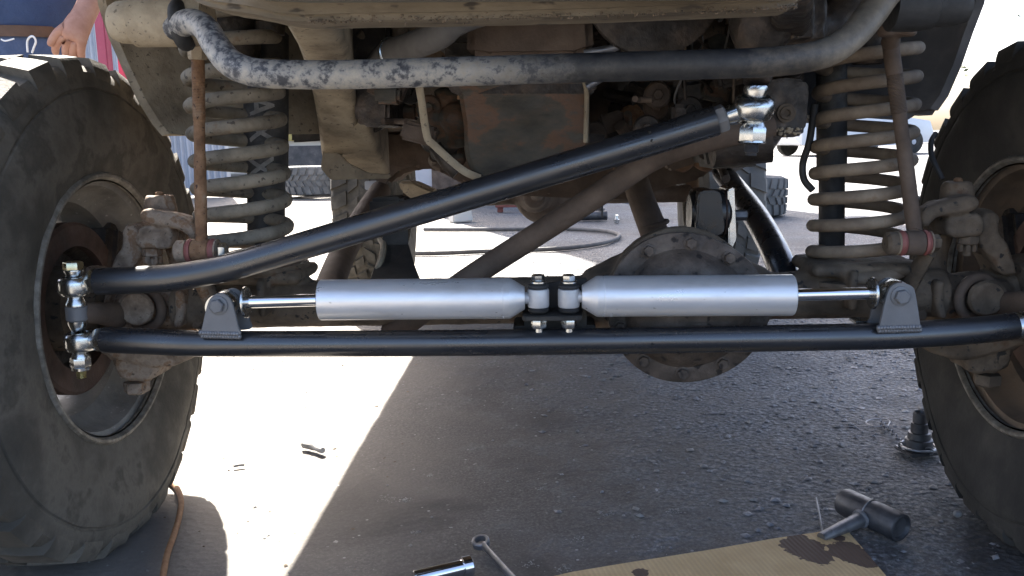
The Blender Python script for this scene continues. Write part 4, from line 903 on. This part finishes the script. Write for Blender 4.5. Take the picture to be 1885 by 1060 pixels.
# loose chips: nobody could count them
def chips(name, n, place, mat, lab, cat):
    mb = MB(); ico = [V(v) for v in ((0, 0, 1), (.9, 0, .2), (.1, .9, .25), (-.85, .2, .2), (-.1, -.9, .2), (0, 0, -.6))]
    fs = [(0, 1, 2), (0, 2, 3), (0, 3, 4), (0, 4, 1), (5, 2, 1), (5, 3, 2), (5, 4, 3), (5, 1, 4)]
    for _ in range(n):
        q = place()
        if q is None: continue
        p, r = q; p.z = gh(p.x, p.y)+r*.12; R = Matrix.Rotation(random.random()*6.3, 3, 'Z') @ Matrix.Diagonal((random.uniform(.6, 1.4), random.uniform(.6, 1.4), random.uniform(.25, .55)))
        mb.add([R @ (v*r*random.uniform(.8, 1.2)) + p for v in ico], fs)
    o = mb.build(name, mat, None, None, 20); tag(o, lab, cat, kind='stuff')
def pl1():
    x, y = random.uniform(-1.3, 1.4), random.uniform(-.25, 1.6); return V((x, y, 0)), random.choice((.0012, .0016, .0022, .0022, .003, .0045))
chips('pale_grit', 900, pl1, M_stone, 'pale grit and crumbs scattered over the asphalt', 'grit')
def pl2():
    x, y = random.uniform(-.1, 2.6), random.uniform(-.1, 3.2)
    if random.random() > min(1, max(.05, x*.8+y*.25)): return None
    return V((x, y, -.002)), random.choice((.002, .0025, .003, .004, .005, .006, .009))
chips('loose_chippings', 14000, pl2, M_chip, 'loose grey stone chippings on the right of the yard', 'gravel')
def pl4():
    x, y = random.uniform(.05, 2.0), random.uniform(.05, 2.6)
    if random.random() > min(1, max(.03, x*.7+y*.25)): return None
    return V((x, y, -.001)), random.choice((.003, .004, .005, .007, .01))
chips('pale_chippings', 3200, pl4, M_stone, 'pale flat stone chips bedded in the asphalt on the right', 'gravel')
def pl5():
    x, y = random.uniform(-1.1, -.3), random.uniform(-.15, 1.3); return V((x, y, 0)), random.choice((.001, .0014, .002, .003, .0045))
chips('dark_crumbs', 170, pl5, M_dustd, 'dark crumbs of mud and rubber in the sunlit patch', 'crumbs')
sp = [(710, 912, 9), (745, 915, 6), (765, 973, 5), (1120, 945, 6), (1060, 990, 10), (1170, 985, 12), (1240, 942, 9), (1205, 1010, 9), (970, 1032, 12), (1040, 1040, 8), (995, 895, 5), (790, 870, 5)]
def pl3():
    x, y, r = random.choice(sp); return gnd(x+random.gauss(0, r), y+random.gauss(0, r*.35)), random.choice((.001, .0016, .0024))
chips('paint_flakes', 300, pl3, M_stone, 'small heaps of pale flakes on the dark asphalt', 'flakes')

# ------------------------------------------------------------------ background
def bgtyre(name, c, axis, R, W, rim, lab, mat=M_tyrebg):
    o = link(name, tyre_mesh(c, axis, R, W, rim, 26, .016, 0, name, False), mat); tag(recentre(o), lab, 'tyre', 'spare tyres lying about the yard'); return o
g = gnd(1390, 404); bgtyre('tyre', V((g.x-.02, g.y+.35, .165)), V((.05, .02, 1)), .34, .31, .2, 'worn tyre lying flat in the sun behind the right rear wheel')
g = gnd(575, 366); bgtyre('tyre', V((g.x, g.y+.38, .19)), V((0, .03, 1)), .42, .34, .2, 'dark tyre lying flat behind the left coil and shock')
# yard wall of corrugated sheet, kerb beam
def corrugated(name, x0, x1, y, z0, z1, pitch, lab, cat, mat):
    n = int((x1-x0)/pitch*8); r0 = []; 
    rings = [[V((x0+(x1-x0)*i/n, y+.018*math.cos(2*math.pi*i/8)+dy, z)) for i in range(n+1)] for z, dy in ((z0, 0), (z1, 0), (z1, .004), (z0, .004))]
    rings.append(rings[0]); o = MB().loft(rings, False, closed=False).build(name, mat, None, None, 80); tag(o, lab, cat); return o
g = at(322, 288, 9); corrugated('corrugated_wall', -7.2, -3.75, 9, .02, 2.6, .075, 'grey corrugated sheet wall beyond the left coil', 'wall', M_corr)
W_ = empty('workshop', (-6, 16, 0)); tag(W_, 'cream workshop building with a yellow beam, far behind the left side', 'building')
MB().box((-5, 16.5, 1.9), (9, .3, 3.8), None, .02).build('wall', M_cream, W_)
MB().box((-5, 16.28, .72), (9, .12, .14), None, .01).build('beam', M_yellow, W_)
MB().box((-5, 16.3, 3.95), (9.6, 1.4, .12), None, .02).build('roof', M_redst, W_)
MB().box((-5, 16.29, .3), (2.0, .1, .5), None, .01).build('plinth_panel', M_liner, W_)
# magenta steel frame behind the mechanic
G = empty('steel_frame', at(205, 100, 2.6)*1.0); G.location.z = 0; LOC[G.name] = V(G.location); tag(G, 'magenta painted steel posts standing behind the person', 'frame')
for px, w_ in ((192, .045), (209, .05)):
    q = at(px, 90, 2.6); MB().box((q.x, 2.6+(px-192)*.006, .9), (w_, .05, 1.8), None, .004).build('post', M_pink, G)
q = at(200, 150, 2.6); MB().box((q.x-.2, 2.66, .55), (.8, .04, .05), None, .004).build('rail', M_pink, G); MB().box((q.x-.2, 2.66, 1.78), (.8, .05, .06), None, .004).build('rail', M_pink, G)
MB().box((q.x-.2, 2.66, .03), (.9, .3, .05), None, .004).build('foot', M_pink, G)
# clutter on the ground behind: red trestle, tool rack, chock
T = empty('trestle', gnd(955, 385)); tag(T, 'low red steel trestle in the yard behind the gearbox', 'trestle'); t0 = gnd(955, 390)
for dx in (-.16, .16): MB().box(t0+V((dx, 0, .1)), (.05, .05, .2), None, .004).build('leg', M_redst, T)
MB().box(t0+V((0, 0, .21)), (.5, .08, .06), None, .006).build('beam', M_redst, T); MB().box(t0+V((0, -.05, .06)), (.4, .02, .03), None, .004).build('brace', M_redst, T)
R_ = empty('rolling_jack', gnd(1085, 402)); tag(R_, 'grey rolling jack with a pale handle on the ground behind the axle', 'jack'); t0 = gnd(1085, 404)
for dx in (-.09, .09): MB().box(t0+V((dx, .05, .09)), (.014, .4, .12), None, .003).build('side_plate', M_dblack, R_)
for dy in (-.1, .18): MB().lathe(t0+V((-.13, dy, .04)), X, [(0, .02), (0, .035), (.26, .035), (.26, .02)], 18).build('wheel', M_tooldark, R_)
MB().tube([t0+V((0, 0, .14)), t0+V((.2, -.1, .16)), t0+V((.5, -.3, .09))], .016, 10).build('handle', M_corr, R_)
MB().lathe(t0+V((0, .1, .13)), Z, [(0, .03), (.05, .03), (.055, .05), (.065, .05)], 18).build('saddle', M_zinc, R_)
o = MB().lathe(gnd(1135, 410), Z, [(0, .02), (.025, .022), (.03, .014), (.05, .012), (.055, .018), (.06, .01)], 16).build('valve_cap', M_zinc, None); tag(recentre(o), 'small bright metal fitting standing on the ground behind the axle', 'fitting')
o = MB().box(gnd(848, 408)+Z*.05, (.16, .12, .1), Matrix.Rotation(.4, 3, 'Z'), .008).jitter(.01, 9).build('concrete_block', M_cream, None); tag(recentre(o), 'broken concrete block in the sun behind the vehicle', 'block')
# tall shed that keeps part of the yard in shade
N = empty('shed', (-.6, 8.8, 0)); tag(N, 'tall sheet-metal shed standing in the yard right behind the vehicle', 'shed')
for x in (-1.58, .38): MB().box((x, 8.8, 2.3), (.04, 2.4, 4.6), None, .004).build('wall', M_corr, N)
for y in (7.6, 10.0): MB().box((-.6, y, 2.3), (1.92, .04, 4.6), None, .004).build('wall', M_corr, N)
MB().box((-.6, 8.8, 4.64), (2.2, 2.7, .07), None, .01).build('roof', M_redst, N)
MB().box((-.6, 7.565, 1.1), (1.1, .03, 2.1), None, .004).build('door', M_brown, N)
# parked car far right
def parked_car(cx, cy, rz, mat, lab, nm='parked_car'):
    E_ = empty(nm, (cx, cy, 0)); E_.rotation_euler.z = rz; tag(E_, lab, 'car')
    def ch(mb, n, m, par=E_):
        o = link(n, mb.mesh(n), m); o.parent = par; return o
    secs = []
    for x, zb, zt, hw in ((-2.2, .45, .75, .7), (-2.1, .3, .95, .82), (-1.3, .25, 1.0, .87), (0, .22, 1.0, .88), (1.2, .25, .96, .87), (2.0, .3, .86, .8), (2.2, .42, .66, .68)):
        secs.append([V((x, -hw, zb)), V((x, hw, zb)), V((x, hw+.02, (zb+zt)/2)), V((x, hw-.05, zt)), V((x, -hw+.05, zt)), V((x, -hw-.02, (zb+zt)/2))])
    B = ch(MB().loft(secs), 'body', mat)
    secs = []
    for x, zt, hw in ((-1.9, .98, .75), (-1.4, 1.42, .62), (-.2, 1.48, .62), (.5, 1.42, .6), (1.15, .97, .74)): secs.append([V((x, -hw, .95)), V((x, hw, .95)), V((x, hw*.92, zt)), V((x, -hw*.92, zt))])
    ch(MB().loft(secs), 'cabin_glass', M_glass)
    ch(MB().box((-.45, 0, 1.47), (1.5, 1.2, .05), None, .02), 'roof', mat)
    for x in (-1.35, 1.35):
        for s in (-1, 1):
            wv = ch(MB().lathe((x, s*.74, .31), Y_*s, [(0, .2), (0, .3), (.02, .315), (.16, .315), (.18, .3), (.18, .2)], 28), 'wheel', M_rubberd)
            ch(MB().lathe((x, s*.9, .31), Y_*s, [(0, .2), (.02, .19), (.01, .1), (.03, .04), (.03, .001)], 20), 'hub_cap', M_corr)
    for s in (-1, 1): ch(MB().box((2.1, s*.55, .68), (.12, .3, .12), None, .03), 'headlight', M_white)
    for s in (-1, 1): ch(MB().box((-2.16, s*.6, .78), (.08, .24, .14), None, .02), 'tail_light', M_redbush)
g = gnd(1500, 287); parked_car(g.x+1.2, g.y+1, .35, M_carpaint, 'white car parked far off beyond the right coil')
# far trees
def tree(x, y, h, lab, seed):
    rnd = random.Random(seed); T = empty('tree', (x, y, 0)); tag(T, lab, 'tree', 'trees beyond the yard')
    tk = MB().tube([V((x, y, 0)), V((x+.1, y, h*.3)), V((x-.1, y+.1, h*.6)), V((x, y, h*.85))], [.22, .17, .1, .03], 10, 3); lb = []
    for k in range(9):
        a = rnd.random()*6.3; z = h*rnd.uniform(.35, .7); e = V((x+math.cos(a)*h*.28, y+math.sin(a)*h*.28, z+h*.18)); tk.tube([V((x, y, z)), e], [.07, .02], 7); lb.append(e)
    tk.build('trunk', M_bark, T)
    mb = MB()
    for k in range(34):
        c = V((x+rnd.gauss(0, h*.17), y+rnd.gauss(0, h*.17), h*rnd.uniform(.42, .98))) if k > 8 else lb[k]; R = h*rnd.uniform(.07, .13)
        for q in range(60):
            p = c+V((rnd.gauss(0, 1), rnd.gauss(0, 1), rnd.gauss(0, .8)))*R*.6; u = V((rnd.gauss(0, 1), rnd.gauss(0, 1), rnd.gauss(0, 1))).normalized(); v = u.orthogonal().normalized(); s = rnd.uniform(.12, .24)
            mb.add([p-u*s, p+v*s*.5, p+u*s, p-v*s*.5], [(0, 1, 2, 3)])
    mb.build('crown', M_leaf, T, None, 180)
for i, (x, y, h, lab) in enumerate(((22, 36, 5.5, 'olive tree at the right edge beyond the right tyre'), (17, 42, 6.5, 'taller olive tree behind the right fender sheet'), (27, 40, 6, 'olive tree farthest right beyond the yard'))): tree(x, y, h, lab, i+3)
#PERSON
# ------------------------------------------------------------------ the mechanic standing behind the left tyre
def make_person():
    c = at(28, 60, 1.25); x0, y0 = c.x, 1.25
    P = empty('person', (x0, y0, 0)); tag(P, 'person in blue shirt and jeans standing behind the left tyre, hand hanging at the hip', 'person')
    L = lambda x, y, z: V((x0+x, y0+y, z))
    J = {}; E = []
    def j(n, p, r, par=None):
        J[n] = (p, r); 
        if par: E.append((par, n))
    j('pelvis', L(0, 0, .96), .13); j('belly', L(0, 0, 1.12), .135, 'pelvis'); j('chest', L(0, .01, 1.32), .14, 'belly'); j('neck', L(0, .01, 1.49), .058, 'chest')
    j('jaw', L(0, -.02, 1.57), .07, 'neck'); j('skull', L(0, -.015, 1.67), .088, 'jaw'); j('crown', L(0, -.005, 1.735), .07, 'skull')
    j('sl', L(.18, .01, 1.42), .06, 'chest'); el = at(208, -110, 1.2); j('el', el, .046, 'sl')
    wr = at(158, 24, 1.06); j('fa', el.lerp(wr, .45), .043, 'el'); j('wr', wr, .029, 'fa')
    j('palm', at(140, 52, 1.045), .036, 'wr')
    for k, pts in enumerate(([(116, 66), (104, 80), (101, 92), (104, 102)], [(128, 74), (121, 92), (122, 104), (126, 114)], [(139, 76), (134, 95), (136, 107), (139, 116)], [(150, 74), (148, 92), (150, 103), (151, 111)])):
        pr = 'palm'; r = (.0155, .0125, .0108, .0095)
        for i, (a, b) in enumerate(pts):
            n = 'f%d%d' % (k, i); j(n, at(a, b, 1.03+.008*i-.004*(k == 1)), r[i], pr); pr = n
    pr = 'palm'
    for i, (a, b) in enumerate(((122, 50), (105, 62), (95, 76), (91, 86))):
        n = 't%d' % i; j(n, at(a, b, 1.025), (.017, .0145, .012, .0095)[i], pr); pr = n
    j('sr', L(-.18, .01, 1.42), .06, 'chest'); j('er', L(-.27, .05, 1.15), .046, 'sr'); j('wr2', L(-.26, -.08, .93), .029, 'er'); j('palm2', L(-.25, -.1, .86), .034, 'wr2')
    for k in range(4):
        pr = 'palm2'
        for i in range(3): n = 'g%d%d' % (k, i); j(n, L(-.285+k*.022, -.115-.01*i, .80-.032*i+(.01 if k in (0, 3) else 0)), (.0125, .011, .0095)[i], pr); pr = n
    j('h0', L(-.215, -.115, .85), .014, 'palm2'); j('h1', L(-.2, -.13, .81), .011, 'h0')
    for s, n in ((-1, 'a'), (1, 'b')):
        j('hip'+n, L(s*.095, 0, .9), .095, 'pelvis'); j('kn'+n, L(s*.11, -.02, .5), .06, 'hip'+n); j('an'+n, L(s*.12, .02, .09), .04, 'kn'+n); j('toe'+n, L(s*.13, -.15, .04), .035, 'an'+n)
    names = list(J); me = bpy.data.meshes.new('body'); me.from_pydata([tuple(J[n][0]) for n in names], [(names.index(a), names.index(b)) for a, b in E], [])
    o = bpy.data.objects.new('body', me); C.objects.link(o)
    m = o.modifiers.new('skin', 'SKIN'); m.use_smooth_shade = True
    for i, n in enumerate(names):
        d = me.skin_vertices[0].data[i]; r = J[n][1]; d.radius = (r, r*(.72 if n in ('chest', 'belly', 'pelvis') else 1)); d.use_root = n == 'pelvis'
    m = o.modifiers.new('sub', 'SUBSURF'); m.levels = m.render_levels = 2
    dg = bpy.context.evaluated_depsgraph_get(); r = bpy.data.meshes.new_from_object(o.evaluated_get(dg)); bpy.data.objects.remove(o)
    r.materials.clear()
    for p in r.polygons: p.use_smooth = True
    link('body', r, M_skin, P)
    def ell(z, rx, ry, cy=0., cx=0.): return [L(cx+rx*math.cos(2*math.pi*k/40), cy+ry*math.sin(2*math.pi*k/40), z) for k in range(40)]
    sh = MB().loft([ell(.955, .195, .15), ell(.97, .2, .156), ell(1.03, .205, .165, -.01), ell(1.12, .2, .165, -.012), ell(1.25, .205, .15), ell(1.36, .21, .14), ell(1.44, .17, .11), ell(1.485, .085, .08)])
    sh.tube([L(.15, .01, 1.41), L(.19, .01, 1.4), L(.19, .01, 1.4).lerp(el, .75)], [.075, .078, .068], 18, 3); sh.tube([L(-.15, .01, 1.41), L(-.19, .01, 1.4), L(-.25, .04, 1.2)], [.075, .078, .068], 18, 3)
    for q in sh.v: q += noise.noise_vector(q*V((9, 9, 5)).length*.06+q*7)*.012
    sh.build('shirt', M_shirt, P, None, 70)
    jn = MB().loft([ell(.76, .18, .13), ell(.86, .192, .142), ell(.94, .188, .145), ell(.965, .186, .144)])
    for s in (-1, 1): jn.tube([L(s*.09, 0, .88), L(s*.1, -.01, .7), L(s*.11, -.02, .5), L(s*.115, .01, .25), L(s*.12, .02, .08)], [.108, .1, .08, .07, .07], 20, 4)
    for q in jn.v: q += noise.noise_vector(q*9)*.01
    jn.build('jeans', M_jeans, P, None, 70)
    MB().loft([ell(.945, .193, .15), ell(.945, .198, .155), ell(.975, .199, .156), ell(.975, .193, .15)], False).build('belt', M_belt, P)
    lp = [at(51, 96, 1.085), at(50, 78, 1.08), at(54, 69, 1.075), at(61, 67, 1.075), at(66, 76, 1.08), at(62, 88, 1.085), at(59, 97, 1.088)]
    MB().tube(lp, .0028, 8, 5).build('cord_loop', M_string, P); MB().tube([at(2, 72, 1.08), at(10, 75, 1.08), at(26, 71, 1.08)], .0022, 8, 4).build('key_cord', M_string, P)
    hr = MB().sphere(L(0, .012, 1.705), .104, 24, 14, (.95, 1.05, .95))
    for q in hr.v:
        if q.y < y0-.03: q.z = max(q.z, 1.72)
    hr.build('hair', M_hair, P, None, 80)
    MB().tube([L(0, -.098, 1.68), L(0, -.118, 1.645), L(0, -.1, 1.635)], [.009, .016, .01], 12, 3).build('nose', M_skin, P)
    for s in (-1, 1):
        MB().sphere(L(s*.033, -.092, 1.675), .0125, 12, 8).build('eye', M_white, P); MB().sphere(L(s*.09, 0, 1.66), .028, 12, 8, (.35, .7, 1.1)).build('ear', M_skin, P)
        MB().loft([[L(s*.13+dx*.05, y, z) for dx, z in ((-1, .005), (1, .005), (.9, h), (-.9, h))] for y, h in ((.07, .1), (-.02, .11), (-.1, .07), (-.19, .05))]).build('shoe', M_bushblk, P)
    MB().tube([L(-.025, -.1, 1.6), L(0, -.104, 1.598), L(.025, -.1, 1.6)], .006, 8, 3).build('mouth', M_redbush, P)
make_person()
